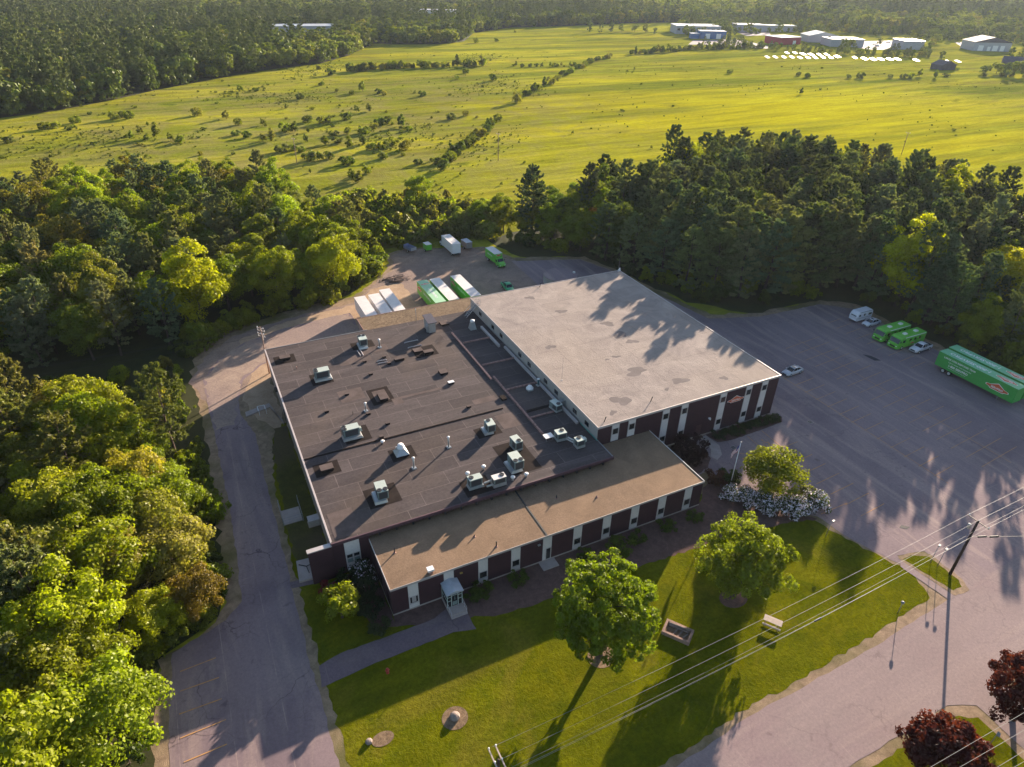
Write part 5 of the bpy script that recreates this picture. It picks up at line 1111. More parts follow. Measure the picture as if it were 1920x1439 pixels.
PINE = [(pine_crown('crown', 21, 18.5, 4.8, 2.6, 16, 8, 12, 11, M['needle'], .60), trunk_mesh('trunk', 6, 18.0, .26, 16, 3.2, 4.0, True)),
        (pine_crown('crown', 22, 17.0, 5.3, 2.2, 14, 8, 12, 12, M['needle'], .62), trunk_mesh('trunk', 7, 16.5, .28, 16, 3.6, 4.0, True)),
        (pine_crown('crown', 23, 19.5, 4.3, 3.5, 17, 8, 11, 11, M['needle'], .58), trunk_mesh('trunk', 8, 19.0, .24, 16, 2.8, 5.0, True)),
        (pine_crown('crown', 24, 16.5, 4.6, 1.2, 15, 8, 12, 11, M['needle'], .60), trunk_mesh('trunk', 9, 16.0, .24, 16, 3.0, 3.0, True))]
SHRUB = [broad_crown('foliage', 31, 1.7, 0.0, 2.4, 22, 55, .34, M['leaf'], (.28, .48)), broad_crown('foliage', 32, 2.0, 0.0, 2.0, 26, 55, .34, M['leaf'], (.24, .42)), broad_crown('foliage', 33, 1.4, 0.0, 2.8, 20, 55, .34, M['leaf'], (.28, .5))]
STEM = trunk_mesh('stem', 12, 1.4, .07, 6, .8, .2)
FARB = [broad_crown('crown', 41, 4.6, .6, 12.0, 26, 26, 1.35, M['farleaf'], (.28, .44)), broad_crown('crown', 42, 5.2, .6, 10.4, 28, 26, 1.35, M['farlight'], (.24, .40)), broad_crown('crown', 43, 4.2, .6, 13.2, 24, 26, 1.3, M['fardark'], (.3, .48))]
FARP = [pine_crown('crown', 44, 16.5, 4.6, 1.0, 9, 7, 6, 4, M['farneedle'], 1.5)]
FTRUNK = trunk_mesh('trunk', 13, 8, .22, 3, 2.0, 3.0)

def plant(name, label, cat, x, y, parts, color, scale=1.0, rz=0.0, group=None, zs=1.0, z=0.0):
    t = thing(name, label, cat, (x, y, z), rz, group); t.scale = (scale, scale, scale*zs)
    for me, col in zip(parts, (color, (1, 1, 1, 1))):
        o = bpy.data.objects.new(me.name.split('.')[0], me); COL.objects.link(o); o.parent = t; o.color = (*color[:3], 1)
    return t
YG = (0.215, 0.245, 0.006); MG = (0.145, 0.172, 0.006); DG = (0.068, 0.092, 0.009); OL = (0.175, 0.170, 0.022); RU = (0.135, 0.095, 0.014)
PG = (0.118, 0.150, 0.062); PG2 = (0.175, 0.195, 0.085); PD = (0.072, 0.098, 0.040); PB = (0.200, 0.185, 0.058); MAR = (0.075, 0.014, 0.012)
def vary(c, rg, k=.18): 
    f = rg.uniform(1-k, 1+k); return (c[0]*f*rg.uniform(.9, 1.12), c[1]*f, c[2]*f*rg.uniform(.8, 1.3))

# lawn trees with their own crowns
def own_tree(label, base, crown, trunk, color, name='broadleaf_tree', cat='tree'):
    return plant(name, label, cat, base[0], base[1], (crown, trunk), color)
own_tree('large round maple on the lawn with a straw-ringed trunk', G(1124, 1232), broad_crown('crown', 51, 6.5, 2.4, 15.0, 420, 95, .32, M['leaf'], (.08, .135), 1.9, .0, None, (.74, 1.0)), trunk_mesh('trunk', 51, 9.5, .36, 14, 4.6, 3.2), (0.135, 0.175, 0.008))
own_tree('open lobed maple with a drooping branch, nearer the parking lot', (3.4, -29.6), broad_crown('crown', 57, 6.3, 2.0, 11.8, 190, 120, .32, M['leaf'], (.10, .18), 1.4), trunk_mesh('trunk', 52, 8.5, .34, 14, 4.4, 2.2), (0.155, 0.180, 0.012))
own_tree('small bright yellow-green tree by the end of the tan-roofed wing', (-44.2, -11.6), broad_crown('crown', 53, 3.0, .9, 5.0, 48, 90, .32, M['leaf'], (.18, .32)), trunk_mesh('trunk', 53, 3.8, .16, 9, 2.0, .8), (0.185, 0.205, 0.008))
own_tree('dense yellow-green bushy tree behind the white flowering hedge', (22.0, -16.2), broad_crown('crown', 54, 4.8, .5, 8.8, 80, 120, .36, M['leaf'], (.2, .34)), trunk_mesh('trunk', 54, 6.5, .22, 12, 3.2, .8), (0.150, 0.160, 0.012))
own_tree('maroon-leaved tree at the bottom edge, lower of the two', (6.3, -56.2), broad_crown('crown', 55, 4.1, 1.4, 7.2, 110, 150, .34, M['leaf'], (.15, .28)), trunk_mesh('trunk', 55, 6, .26, 11, 3.2, 1.6), MAR)
own_tree('maroon-leaved tree at the right edge by the side drive', (19.6, -56.4), broad_crown('crown', 56, 4.5, 2.0, 8.6, 110, 150, .34, M['leaf'], (.14, .27)), trunk_mesh('trunk', 56, 7, .28, 11, 3.4, 2.0), MAR)
# shrubs round the building
def shrub(label, x, y, s, color, kind=0, group=None, zs=1.0, rz=0.0, name='shrub', cat='shrub'):
    return plant(name, label, cat, x, y, (SHRUB[kind], STEM), color, s, rz, group, zs)
FLOW = [broad_crown('foliage', 61, 1.9, 0.0, 2.6, 30, 70, .26, M['leaf'], (.26, .44), 1, 0, (.42, M['petal'])), broad_crown('foliage', 62, 1.7, 0.0, 2.4, 28, 70, .26, M['leaf'], (.26, .44), 1, 0, (.16, M['petal']))]
t = NT('petals_white'); d_ = t.n('ShaderNodeBsdfDiffuse'); d_.inputs['Color'].default_value = (.74, .66, .72, 1); t.L(d_.outputs[0], t.out.inputs['Surface'])
for m_ in FLOW: m_.materials[1] = t.mat
hedge = [(15.6, -15.0, .95), (17.2, -16.5, 1.0), (18.6, -18.3, 1.05), (19.9, -19.9, 1.1), (21.4, -21.0, 1.1), (23.0, -21.8, 1.05)]
for i, (x, y, s) in enumerate(hedge):
    plant('flowering_shrub', 'white-lilac flowering rhododendron in the hedge at the end of the tan wing', 'shrub', x, y, (FLOW[0], STEM), (.040, .055, .016), s, i*1.3, 'flowering hedge shrubs')
plant('flowering_shrub', 'rounded white flowering rhododendron standing apart at the lot edge', 'shrub', 26.3, -22.0, (FLOW[0], STEM), (.045, .06, .016), 1.1, 2.2)
plant('flowering_shrub', 'dark shrub dotted with few white flowers in the shaded corner of the two wings', 'shrub', -39.9, -6.6, (FLOW[1], STEM), (.03, .045, .014), 1.05, .7)
shrub('crimson azalea beside the small bright tree by the driveway', -44.9, -7.6, .85, (.16, .014, .022), 1)
shrub('dark green bush under the paired windows beside the white-dotted shrub', -42.3, -6.0, .8, (.03, .045, .012), 1)
shrub('large dark evergreen bush against the shaded end of the tan wing', -40.6, -9.6, 1.15, (.022, .034, .012), 0)
shrub('smaller dark bush in front of the large one at the end of the tan wing', -40.8, -12.2, .95, (.022, .034, .012), 1)
shrub('low ragged bush between the walkway and the small bright tree', -40.6, -15.3, .8, (.05, .06, .022), 1)
shrub('dark maroon round bush between the tall wall and the tan roof end', 16.4, -4.0, 1.75, (.030, .010, .012), 0, None, 1.0)
shrub('reddish brown low shrub behind the flagpole', 16.2, -11.0, .95, (.10, .045, .03), 1); shrub('dark green low shrub beside the flagpole foot', 18.4, -11.6, .9, (.05, .065, .015), 1)
shrub('pale olive small shrub at the lot side of the yellow-green bushy tree', 27.0, -19.6, .8, (.13, .13, .04), 0)
for i, (px, py, s, c) in enumerate(((902, 1112, .85, DG), (889, 1122, .6, DG), (972, 1090, .75, DG), (1098, 1046, .7, DG), (1162, 1030, 1.0, (.09, .12, .012)), (1194, 1013, .7, DG), (1250, 992, .75, DG), (1302, 974, .7, DG))):  # one bush has a lighter leaf colour that paints in the sun on it
    p = G(px, py); shrub('green bush with sunlight painted into its leaves beside the mulch bed, the brightest along the cream-striped front' if i == 4 else 'dark clipped bush along the cream-striped front of the tan wing', p[0], p[1], s, c, 1, None if i == 4 else 'foundation shrubs', .8, i*1.1)
for i in range(9):
    shrub('dark hedge shrub at the foot of the tall maroon wall', 24.6+1.62*i, -1.6-.06*(i % 3), .72, (.050, .060, .018) if i % 2 else (.04, .05, .02), (i+1) % 3, 'hedge below the tall wall', .62, i*.9)

# ------------------------------------------------ woods: individual trees
def inside(poly, x, y):
    c = False; j = len(poly)-1
    for i in range(len(poly)):
        if (poly[i][1] > y) != (poly[j][1] > y) and x < (poly[j][0]-poly[i][0])*(y-poly[i][1])/(poly[j][1]-poly[i][1])+poly[i][0]: c = not c
        j = i
    return c
def visible(x, y, z):
    v = np.array([x, y, z])-CAM; w = v@_fw
    if w < 1: return False
    u, s = FPX*(v@_rt)/w, FPX*(v@_up)/w
    return abs(u) < 1130 and abs(s) < 880
def fill(poly, step, rg, jit=.42):
    xs = [p[0] for p in poly]; ys = [p[1] for p in poly]; out = []
    y = min(ys); row = 0
    while y < max(ys):
        x = min(xs)+(row % 2)*step/2
        while x < max(xs):
            a, b = x+rg.uniform(-jit, jit)*step, y+rg.uniform(-jit, jit)*step
            if inside(poly, a, b): out.append((a, b))
            x += step
        y += step*.87; row += 1
    return out
rg = random.Random(77)
nb = npn = 0
def wood(poly, step, pine_share, pals, ppals, labels, groups, hscale, pscale, keepout=(), shadow_extra=True):
    global nb, npn
    for x, y in fill(poly, step, rg):
        if any(math.hypot(x-a, y-b) < r for a, b, r in keepout): continue
        if not visible(x, y, 9): continue
        if rg.random() < pine_share(x, y):
            npn += 1; k = rg.randrange(4); s = rg.uniform(*pscale(x, y))
            plant('pine_tree', labels[1], 'tree', x, y, PINE[k], vary(rg.choice(ppals), rg), s, rg.uniform(0, 6.28), groups[1], rg.uniform(.92, 1.08))
        else:
            nb += 1; k = rg.randrange(5); s = rg.uniform(*hscale(x, y))
            plant('broadleaf_tree', labels[0], 'tree', x, y, BROAD[k], vary(rg.choice(pals), rg), s, rg.uniform(0, 6.28), groups[0], rg.uniform(.88, 1.12))
SPB = [(px_, py_) for px_, py_ in ((-61.5, 69.5), (-35.0, 83.5), (-18.5, 100), (0.0, 116.0))]
own = [('tall bright yellow-green tree standing out at the driveway bend', -53.0, 77.0, 1, (.29, .29, .004), 1.5), ('wide bright yellow-green tree beside the white trailers', -22.5, 84.5, 2, (.26, .27, .005), 1.3),
       ('upright green tree at the back of the rear yard, tallest there', 15.0, 130.0, 3, (.16, .195, .008), 1.2), ('yellow-green tree left of the wide bright one, deeper in the wood', -36.0, 83.0, 0, (.19, .21, .006), 1.2)]
for lab, x, y, k, c, s in own: plant('broadleaf_tree', lab, 'tree', x, y, BROAD[k], c, s, 1.0+k)
ownA = [('russet-leaved tree at the edge of the lower wood by the driveway', -60.2, -3.6, 2, RU, .66), ('bright leafy tree overhanging the striped parking bays', -69.5, -19.0, 2, (.19, .235, .010), 1.15)]
for lab, x, y, k, c, s in ownA: plant('broadleaf_tree', lab, 'tree', x, y, BROAD[k], c, s, .4+k)
c_own = [('glowing yellow-green tree low in front of the dark pines behind the long trailers', 100.5, 22.5, 1, (.33, .33, .004), 1.62), ('bright yellow-green tree at the back edge of the dark grove', 108.0, 116.0, 0, (.30, .31, .005), 1.55), ('yellow-green tree near the left edge of the dark grove', 52.0, 98.0, 2, (.19, .22, .008), 1.05), ('orange-tipped small tree in the dark grove', 56.0, 89.0, 3, (.24, .13, .02), .95), ('yellow-topped tree near the right edge of the dark grove', 117.0, 10.0, 0, (.30, .28, .008), 1.38),
         ('mid-green round tree low at the left front of the dark grove', 47.5, 84.5, 2, (.13, .16, .008), 1.05), ('yellow-topped tree behind the glowing one at the back of the grove', 156.0, 52.0, 1, (.29, .29, .008), 1.55)]
for lab, x, y, k, c, s in c_own: plant('broadleaf_tree', lab, 'tree', x, y, BROAD[k], c, s, 2.0+k)
nb += 13
wood([(-60.8, 35), (-60.3, 20), (-60.6, 7), (-63, -4), (-68.5, -9), (-71, -26), (-110, -50), (-130, 20), (-110, 46), (-80, 42)], 5.7, lambda x, y: .42 if x < -76 else .12, [YG, MG, (.20, .19, .022), YG, (.19, .21, .010), (.23, .19, .035)], [PG2, PB, (.15, .15, .034)],
     ('bright green broadleaf tree in the wood along the driveway and parking bays', 'olive pine with bare lower trunk in the wood left of the driveway'), ('driveway wood broadleaf trees', 'driveway wood pines'), lambda x, y: (.95, 1.3) if x < -67 else (.68, .95), lambda x, y: (.85, 1.05), [(-60.2, -3.6, 4), (-69.5, -19, 6)])
wood([(-61, 65), (-53, 73), (-46, 79), (-37, 82), (-27, 84), (-19, 89), (-12, 99), (-10, 112), (-16, 132), (-28, 158), (-42, 180), (-78, 188), (-110, 178), (-160, 150), (-170, 96), (-110, 72), (-80, 66)], 7.6, lambda x, y: .25 if y < 100 and x > -75 else .42, [MG, MG, (.15, .165, .016), YG, (.16, .185, .007), MG, (.20, .175, .02)], [PG, PG2, PG2, PB],
     ('broadleaf tree in the big wood between the driveway bend and the meadow', 'dark pine in the big wood between the driveway bend and the meadow'), ('meadow wood broadleaf trees', 'meadow wood pines'), lambda x, y: (.95, 1.35), lambda x, y: (.75, 1.0), [(x, y, 6.5) for _, x, y, _, _, _ in own])
wood([(36, 104), (41, 92), (51, 83), (55, 70), (60, 52), (70, 40), (93, 37.5), (96.5, 27), (96, 12), (96, -4), (104, -10), (116, -8), (150, 4), (168, 24), (172, 60), (170, 100), (154, 126), (122, 126), (84, 110), (56, 108)], 7.3, lambda x, y: .50 if x < 66 else .77, [MG, (.13, .16, .008), DG, MG, (.09, .12, .012)], [PG, PD, PG, PG2, PG2, (.09, .10, .05)],
     ('leafy tree among the pines of the dark grove behind the parking lot', 'dark pine in the dense grove behind the parking lot'), ('grove broadleaf trees', 'grove pines'), lambda x, y: (1.0, 1.3) if y > 15 else (.8, 1.0), lambda x, y: (.95, 1.15) if 64 < x < 106 and 31 < y < 58 else ((.92, 1.15) if y > 17 else (.70, .90)), [(x, y, 5.0) for _, x, y, _, _, _ in c_own])
for k, (x, y) in enumerate(((98, 8), (97.5, 13), (99, 18), (98, 29), (101.5, 33), (104, 14), (105, 30), (110, 22), (111, 34), (96, 36.5), (104, 7), (110, 10))):
    plant('pine_tree', 'dark pine in the dense grove behind the parking lot', 'tree', x, y, PINE[k % 4], vary(PG, rg), (1.0 if y > 16 else .82)+.03*(k % 4), k*1.1, 'grove pines', 1.05)
for k, (x, y, sc_) in enumerate(((50.5, 76, .90), (53.5, 67, .90), (56.5, 58.5, .92), (59, 51.5, .95), (63, 45.5, .96), (68, 42, 1.02), (74, 40, 1.10), (80, 39.5, 1.18), (86, 39, 1.26), (91.5, 39, 1.30), (60, 60, 1.0), (66, 50, 1.1), (72, 46, 1.12))):
    o = plant('pine_tree', 'dark pine in the dense grove behind the parking lot', 'tree', x, y, PINE[(1, 3)[k % 2]], vary((PG, PG2)[k % 2], rg), sc_, k*1.3, 'grove pines'); o.scale = (sc_*1.18, sc_*1.18, sc_)
for k, (x, y, sc_) in enumerate(((34, 107, .8), (39, 101, .9), (43, 94, .95), (29, 113, .75), (37, 115, .85), (47, 88, .9))):
    plant('broadleaf_tree', 'leafy tree at the left end of the dark grove, beside the rear yard', 'tree', x, y, BROAD[(0, 2, 4)[k % 3]], vary((MG, (.15, .175, .010))[k % 2], rg), sc_, k*1.7, 'leafy trees at the end of the grove')
# brushy thicket behind the rear yard and along the edges
def thicket(poly, step, label, group, cols, s0, s1, kmax=400):
    for x, y in fill(poly, step, rg):
        if visible(x, y, 1): shrub(label, x, y, rg.uniform(s0, s1), vary(rg.choice(cols), rg), rg.randrange(3), group, rg.uniform(.85, 1.35), rg.uniform(0, 6.28), 'thicket_shrub')
thicket([(-8, 106), (4, 109), (12, 110), (22, 104), (30, 100), (36, 112), (40, 124), (10, 150), (-8, 150), (-14, 128)], 4.3, 'olive brushy shrub in the thicket behind the rear yard', 'rear yard thicket', [(.19, .20, .02), (.17, .17, .03), MG, (.14, .13, .03)], 1.3, 2.5)
thicket([(-57.5, 36), (-63, 35), (-80, 44), (-110, 48), (-110, 66), (-80, 62), (-63, 63), (-57.8, 60)], 4.6, 'dark undergrowth shrub in the wooded gap under the wires', 'wooded gap shrubs', [DG, MG, OL], .8, 1.3)
thicket([(-57.0, 34), (-56.7, 20), (-56.7, 4), (-58.6, -4.4), (-65.6, -8.6), (-66.6, -21), (-70, -20), (-69, -8), (-63, 0), (-61.5, 30)], 2.5, 'leafy undergrowth shrub at the driveway edge of the lower wood', 'driveway edge shrubs', [MG, DG, (.13, .15, .012)], .6, 1.15)
thicket([(-57.5, 61), (-55.8, 66.5), (-49, 73), (-38, 77), (-26, 79), (-17, 84), (-9, 92.5), (-5.5, 104), (-10, 106), (-13, 95), (-20, 88), (-28, 83), (-40, 81), (-51, 77), (-59.5, 69)], 2.9, 'leafy shrub at the foot of the big wood along the driveway bend', 'driveway bend shrubs', [MG, DG, (.13, .15, .012)], .9, 1.9)
thicket([(30, 106), (36, 92), (45, 81), (50, 67), (54.5, 47), (67, 36.5), (94, 33.5), (95.5, 20), (94.5, -10), (102, -14), (100, 8), (101, 30), (72, 44), (58, 56), (54, 74), (42, 96)], 4.6, 'dark shrub at the foot of the grove beside the parking lot', 'grove edge shrubs', [DG, (.035, .05, .012), MG], .9, 1.7)
thicket([(94, -14), (99, -17), (140, -8), (140, 4), (104, -2), (98, 4)], 4.6, 'bushy shrub in the row behind the long green trailers', 'shrubs behind the long trailers', [MG, OL, DG], 1.5, 2.3)

# ------------------------------------------------ shrubs and small trees in the meadow
ms = []
Z3 = lambda pts, ox, oy: [(ox+a/3, oy+b/3) for a, b in pts]
ms += Z3([(1110,650),(430,692),(250,727),(310,722),(50,805),(640,672),(690,662),(730,668),(790,755),(740,782),(830,792),(880,772),(1020,805),(960,792),(1330,762),(1390,775),(1480,705),(1605,740),(1660,745),(1480,795),(1530,795),(1730,690),(1810,695),(1850,700),(1350,515),(1440,515),(1810,483),(1860,425),(1790,393),(1720,800),(1590,855),(1650,845),(1700,855),(1750,905),(1800,905),(1850,895),(1830,815),(1900,805),(1880,765),(1690,558),(1275,670),(1340,705)], 0, 0)
ms += Z3([(120,515),(240,535),(60,535),(210,528),(455,542),(650,448),(700,413),(850,455),(870,235),(755,243),(975,187),(30,675),(85,632),(155,628),(265,695),(220,705),(185,725),(135,750),(40,755),(50,835),(120,812),(170,845),(240,840),(290,820),(360,845),(380,735),(340,715),(620,672),(700,653),(800,765),(840,722),(880,682),(700,830),(650,845),(620,870),(740,805),(430,925),(540,925),(580,955),(230,892),(30,925),(140,975),(60,1015),(100,1025)], 640, 0)
ms += Z3([(265,415),(665,530),(650,427),(700,437),(1240,442),(1280,442),(1165,440),(1420,440),(1480,432),(1330,432),(1690,432),(1800,432),(1850,432),(930,442),(1000,442),(1545,395),(700,435)], 1280, 0)
HL_ = 'low shrub scattered in the open meadow beyond the woods'
for px, py in ms:
    p = G(px, py); d = math.hypot(p[0]-CAM[0], p[1]-CAM[1]); s = rg.uniform(.75, 1.35)*(1.0 if d < 250 else 1.25)
    shrub(HL_, p[0], p[1], s, vary(rg.choice([DG, MG, OL, (.09, .11, .02)]), rg, .25), rg.randrange(3), 'meadow shrubs', rg.uniform(.8, 1.3), rg.uniform(0, 6.28), 'meadow_shrub')
for k in range(60):      # smaller ones in the left meadow
    px, py = rg.uniform(0, 900), 0; py = rg.uniform(150+max(0, (500-px))*.12, 300)
    if py < 235-px*.2: continue
    p = G(px, py); shrub(HL_, p[0], p[1], rg.uniform(.3, .8), vary(rg.choice([DG, MG, OL]), rg, .25), rg.randrange(3), 'meadow shrubs', rg.uniform(.6, 1.1), rg.uniform(0, 6.28), 'meadow_shrub')
hl = [(840, 305), (880, 270), (925, 240)], [(968, 192), (1000, 175), (1030, 158), (1055, 143), (1075, 133)], [(1085, 128), (1110, 117), (1140, 108)], [(1185, 102), (1240, 98), (1300, 94), (1360, 92), (1430, 90)], [(660, 135), (700, 130), (760, 128), (830, 126), (910, 124)], [(960, 125), (1030, 126), (1080, 124)]
for seg, (n, s0, s1, lab) in zip(hl, ((16, .8, 1.5, 'shrub in the near hedge line dividing the meadow from the hay field'), (13, 1.2, 1.9, 'shrub in the middle hedge line of the hay field'), (12, .9, 1.5, 'shrub in the far hedge line of the hay field'), (46, 1.0, 2.0, 'shrub in the hedge between the hay field and the industrial park'), (44, 1.0, 2.1, 'shrub in the hedge across the left meadow'), (16, .6, 1.0, 'small shrub in the low line crossing the far meadow'))):
    for i in range(n):
        k = (i+rg.uniform(-.3, .3))/max(1, n-1)*(len(seg)-1); k = min(max(k, 0), len(seg)-1.001); j = int(k); f_ = k-j
        p = G(seg[j][0]+(seg[j+1][0]-seg[j][0])*f_+rg.uniform(-4, 4), seg[j][1]+(seg[j+1][1]-seg[j][1])*f_+rg.uniform(-1, 1.5))
        shrub(lab, p[0], p[1], rg.uniform(s0, s1), vary(rg.choice([DG, MG, DG, OL]), rg, .2), rg.randrange(3), lab.split(' in ')[1], rg.uniform(.9, 1.4), rg.uniform(0, 6.28), 'hedge_shrub')

# ------------------------------------------------ industrial park and other far buildings
def far_building(label, cx, cy, w, d, h, rz, wall, roof, kind='flat', ridge=2.5, doors=(), windows=0, name='industrial_building'):
    t = thing(name, label, 'building', (cx, cy, 0), rz)
    MB().box(-w/2, w/2, -d/2, d/2, 0, h).build('wall', wall, t)
    if kind == 'flat': MB().box(-w/2-.3, w/2+.3, -d/2-.3, d/2+.3, h, h+.5).build('roof', roof, t)
    else:
        MB().loft([[(-w/2-.4, y, h), (0, y, h+ridge), (w/2+.4, y, h), (w/2+.4, y, h-.25), (-w/2-.4, y, h-.25)] for y in (-d/2-.4, d/2+.4)]).build('roof', roof, t)
        MB().add([(-w/2, -d/2-.02, h-.1), (w/2, -d/2-.02, h-.1), (0, -d/2-.02, h+ridge-.2)], [(0, 1, 2)]).build('gable', wall, t)
    for x, ww, hh in doors: MB().box(x-ww/2, x+ww/2, -d/2-.15, -d/2, .1, hh).build('loading_door', M['white'], t)
    for k in range(windows):
        x = -w/2+w*(k+.5)/windows; MB().box(x-w/windows*.3, x+w/windows*.3, -d/2-.12, -d/2, h*.45, h*.75).build('window', M['glass'], t)
    return t
def fpx(px, py): return G(px, py)[:2]
FZ = R(-26)
p = fpx(1306, 62); far_building('long white two-tone building with dark windows at the left of the industrial park', p[0]-3, p[1], 52, 34, 8, FZ, M['paleside'], M['whiteroof'], windows=9)
p = fpx(1395, 60); far_building('low white-roofed building behind trees in the industrial park', p[0]+15, p[1]+10, 34, 26, 7, FZ, M['paleside'], M['whiteroof'])
p = fpx(1444, 60); far_building('long dark teal-roofed building behind the red one', p[0]+10, p[1]+12, 60, 18, 6, FZ, M['paleside'], M['teal'])
p = fpx(1333, 72); far_building('blue building with two white doors', p[0], p[1], 28, 16, 7, FZ, M['blue'], M['greyroof'], doors=((-6, 5, 5), (6, 5, 5))); far_building('small low blue annex beside the blue building', p[0]-19, p[1]+6, 9, 10, 4.5, FZ, M['blue'], M['greyroof'])
p = fpx(1466, 82); far_building('red-walled building with a pale grey roof', p[0], p[1], 27, 24, 6.5, FZ+R(25), M['barnred'], M['greyroof'], doors=((5, 4, 3.5),))
p = fpx(1540, 80); far_building('pale gabled building behind a round tree', p[0]+6, p[1]+10, 32, 26, 6.5, FZ, M['paleside'], M['greyroof'], 'gable', 3.5)
p = fpx(1586, 87); far_building('white-roofed grey building left of the open yard', p[0], p[1]+6, 34, 26, 6.5, FZ, M['paleside'], M['whiteroof'])
p = fpx(1706, 92); far_building('white-roofed grey box building right of the open yard', p[0], p[1]+4, 21, 24, 7.5, FZ, M['paleside'], M['whiteroof'])
p = fpx(1856, 95); far_building('big pale gabled barn with white doors on the mown rise', p[0], p[1]+6, 36, 26, 8, FZ-R(4), M['paleside'], M['slate'], 'gable', 4.5, ((-11, 5, 5), (-3, 3, 4), (3, 5, 5), (10, 4, 5)))
p = fpx(1767, 130); far_building('small dark-shingled house with hipped look near the solar panels', p[0], p[1], 15, 11, 3.6, FZ+R(20), M['slate'], M['slate'], 'gable', 3.0, (), 0, 'house')
p = fpx(1897, 130); far_building('blue-grey roofed barn among dark trees at the right edge', p[0]+4, p[1]+4, 17, 14, 5, FZ+R(60), M['slate'], M['slate'], 'gable', 4.0, (), 0, 'barn')
p = fpx(560, 78); far_building('long low pale-roofed building deep in the left woods', p[0]+10, p[1]+20, 58, 26, 12, R(-10), M['paleside'], M['greyroof']); 
p = fpx(835, 46); far_building('long white building with rows of windows above the far trees', p[0]-4, p[1]+34, 60, 20, 14, R(-22), M['white'], M['paleside'], windows=18)
for pts, nm in (([(1300,76),(1380,74),(1440,86),(1440,92),(1340,84),(1290,84)], 'gravel_pad'), ([(1600,78),(1690,76),(1695,93),(1640,94),(1605,90)], 'gravel_pad'), ([(1790,80),(1826,78),(1826,96),(1810,92)], 'gravel_pad'), ([(1380,60),(1440,56),(1445,66),(1400,68)], 'gravel_pad')):
    ground_sheet(nm, gp(pts), 0.03, M['pad'])
def solar_panel(px, py, big):
    p = G(px, py); t = thing('solar_panel', 'tilted solar panel with a painted white glint in the double row on the hay field', 'solar panel', p, FZ+R(38), 'solar panels on the hay field')
    w, d = (6.0, 4.4) if big else (4.4, 3.4)
    MB().add([(-w/2, -d/2, 1.0), (w/2, -d/2, 1.0), (w/2, d/2, 2.3), (-w/2, d/2, 2.3), (-w/2, -d/2, .85), (w/2, -d/2, .85), (w/2, d/2, 2.15), (-w/2, d/2, 2.15)], [(0,1,2,3),(7,6,5,4),(0,4,5,1),(1,5,6,2),(2,6,7,3),(3,7,4,0)]).build('panel_face', M['solar'], t)
    MB().cyl((0, -d*.1, 0), (0, -d*.1, 1.4), .15).cyl((0, d*.3, 0), (0, d*.3, 1.9), .15).build('post', M['steelgrey'], t)
for px, py, b in ((1438,111,0),(1453,111,0),(1469,111,0),(1484,111,0),(1499,112,0),(1514,112,0),(1528,112,0),(1542,111,0),(1557,112,0),(1475,103,0),(1490,103,0),(1505,105,1),(1520,106,1),(1535,106,0),(1549,106,0),(1569,110,1),(1602,112,0),(1620,114,1),(1636,115,1),(1651,115,1),(1667,115,1),(1682,115,1),(1717,117,1),(1776,119,1),(1795,119,1)): solar_panel(px, py, b)
for i, (px, py) in enumerate(((1425, 82), (1430, 84), (1447, 84), (1455, 84), (1640, 84), (1665, 80), (1645, 87), (1815, 86))):
    p = G(px, py); t = thing('far_car', 'tiny pale vehicle parked in the industrial park', 'car', p, rg.uniform(0, 6), 'vehicles in the industrial park')
    MB().loft([[(x, -.9, .4), (x, .9, .4), (x, .85, z), (x, -.85, z)] for x, z in ((-2.2, .9), (-1.6, 1.5), (.6, 1.5), (1.2, 1.0), (2.3, .8))]).build('body', M['carwhite'], t)
    for x in (-1.4, 1.4):
        MB().cyl((x, -.9, .35), (x, .9, .35), .35).build('wheel', M['rubber'], t)

# ------------------------------------------------ far trees: individual edge trees, then the mass of the forest
FAREDGE = [(0, 222), (80, 212), (150, 200), (220, 186), (290, 170), (370, 155), (450, 140), (530, 128), (600, 120), (655, 104), (700, 82), (760, 84), (820, 84), (870, 78), (888, 62), (960, 52), (1100, 48), (1180, 44), (1270, 42)]
srcs = {}
def far_tree(label, group, x, y, s, force=None):
    global nb, npn
    k = rg.randrange(4) if force is None else force
    if k == 3 and rg.random() < .5: k = rg.randrange(3)
    t = plant('broadleaf_tree' if k < 3 else 'pine_tree', label, 'tree', x, y, ((FARB+FARP)[k], FTRUNK), (1, 1, 1), s, rg.uniform(0, 6.28), group, rg.uniform(.85, 1.15))
    if k not in srcs: srcs[k] = [c for c in t.children if c.data == (FARB+FARP)[k]][0]
    return t
ne = 0
for i in range(len(FAREDGE)-1):
    a, b = Vector(G(*FAREDGE[i])), Vector(G(*FAREDGE[i+1])); n = max(1, int((b-a).length/17))
    for j in range(n):
        p = a.lerp(b, (j+rg.uniform(0, .8))/n)
        far_tree('tree on the front edge of the far forest across the meadow', 'far forest edge trees', p.x+rg.uniform(-3, 3), p.y+rg.uniform(-1, 5), rg.uniform(.75, 1.25), (ne if ne < 4 else None)); ne += 1
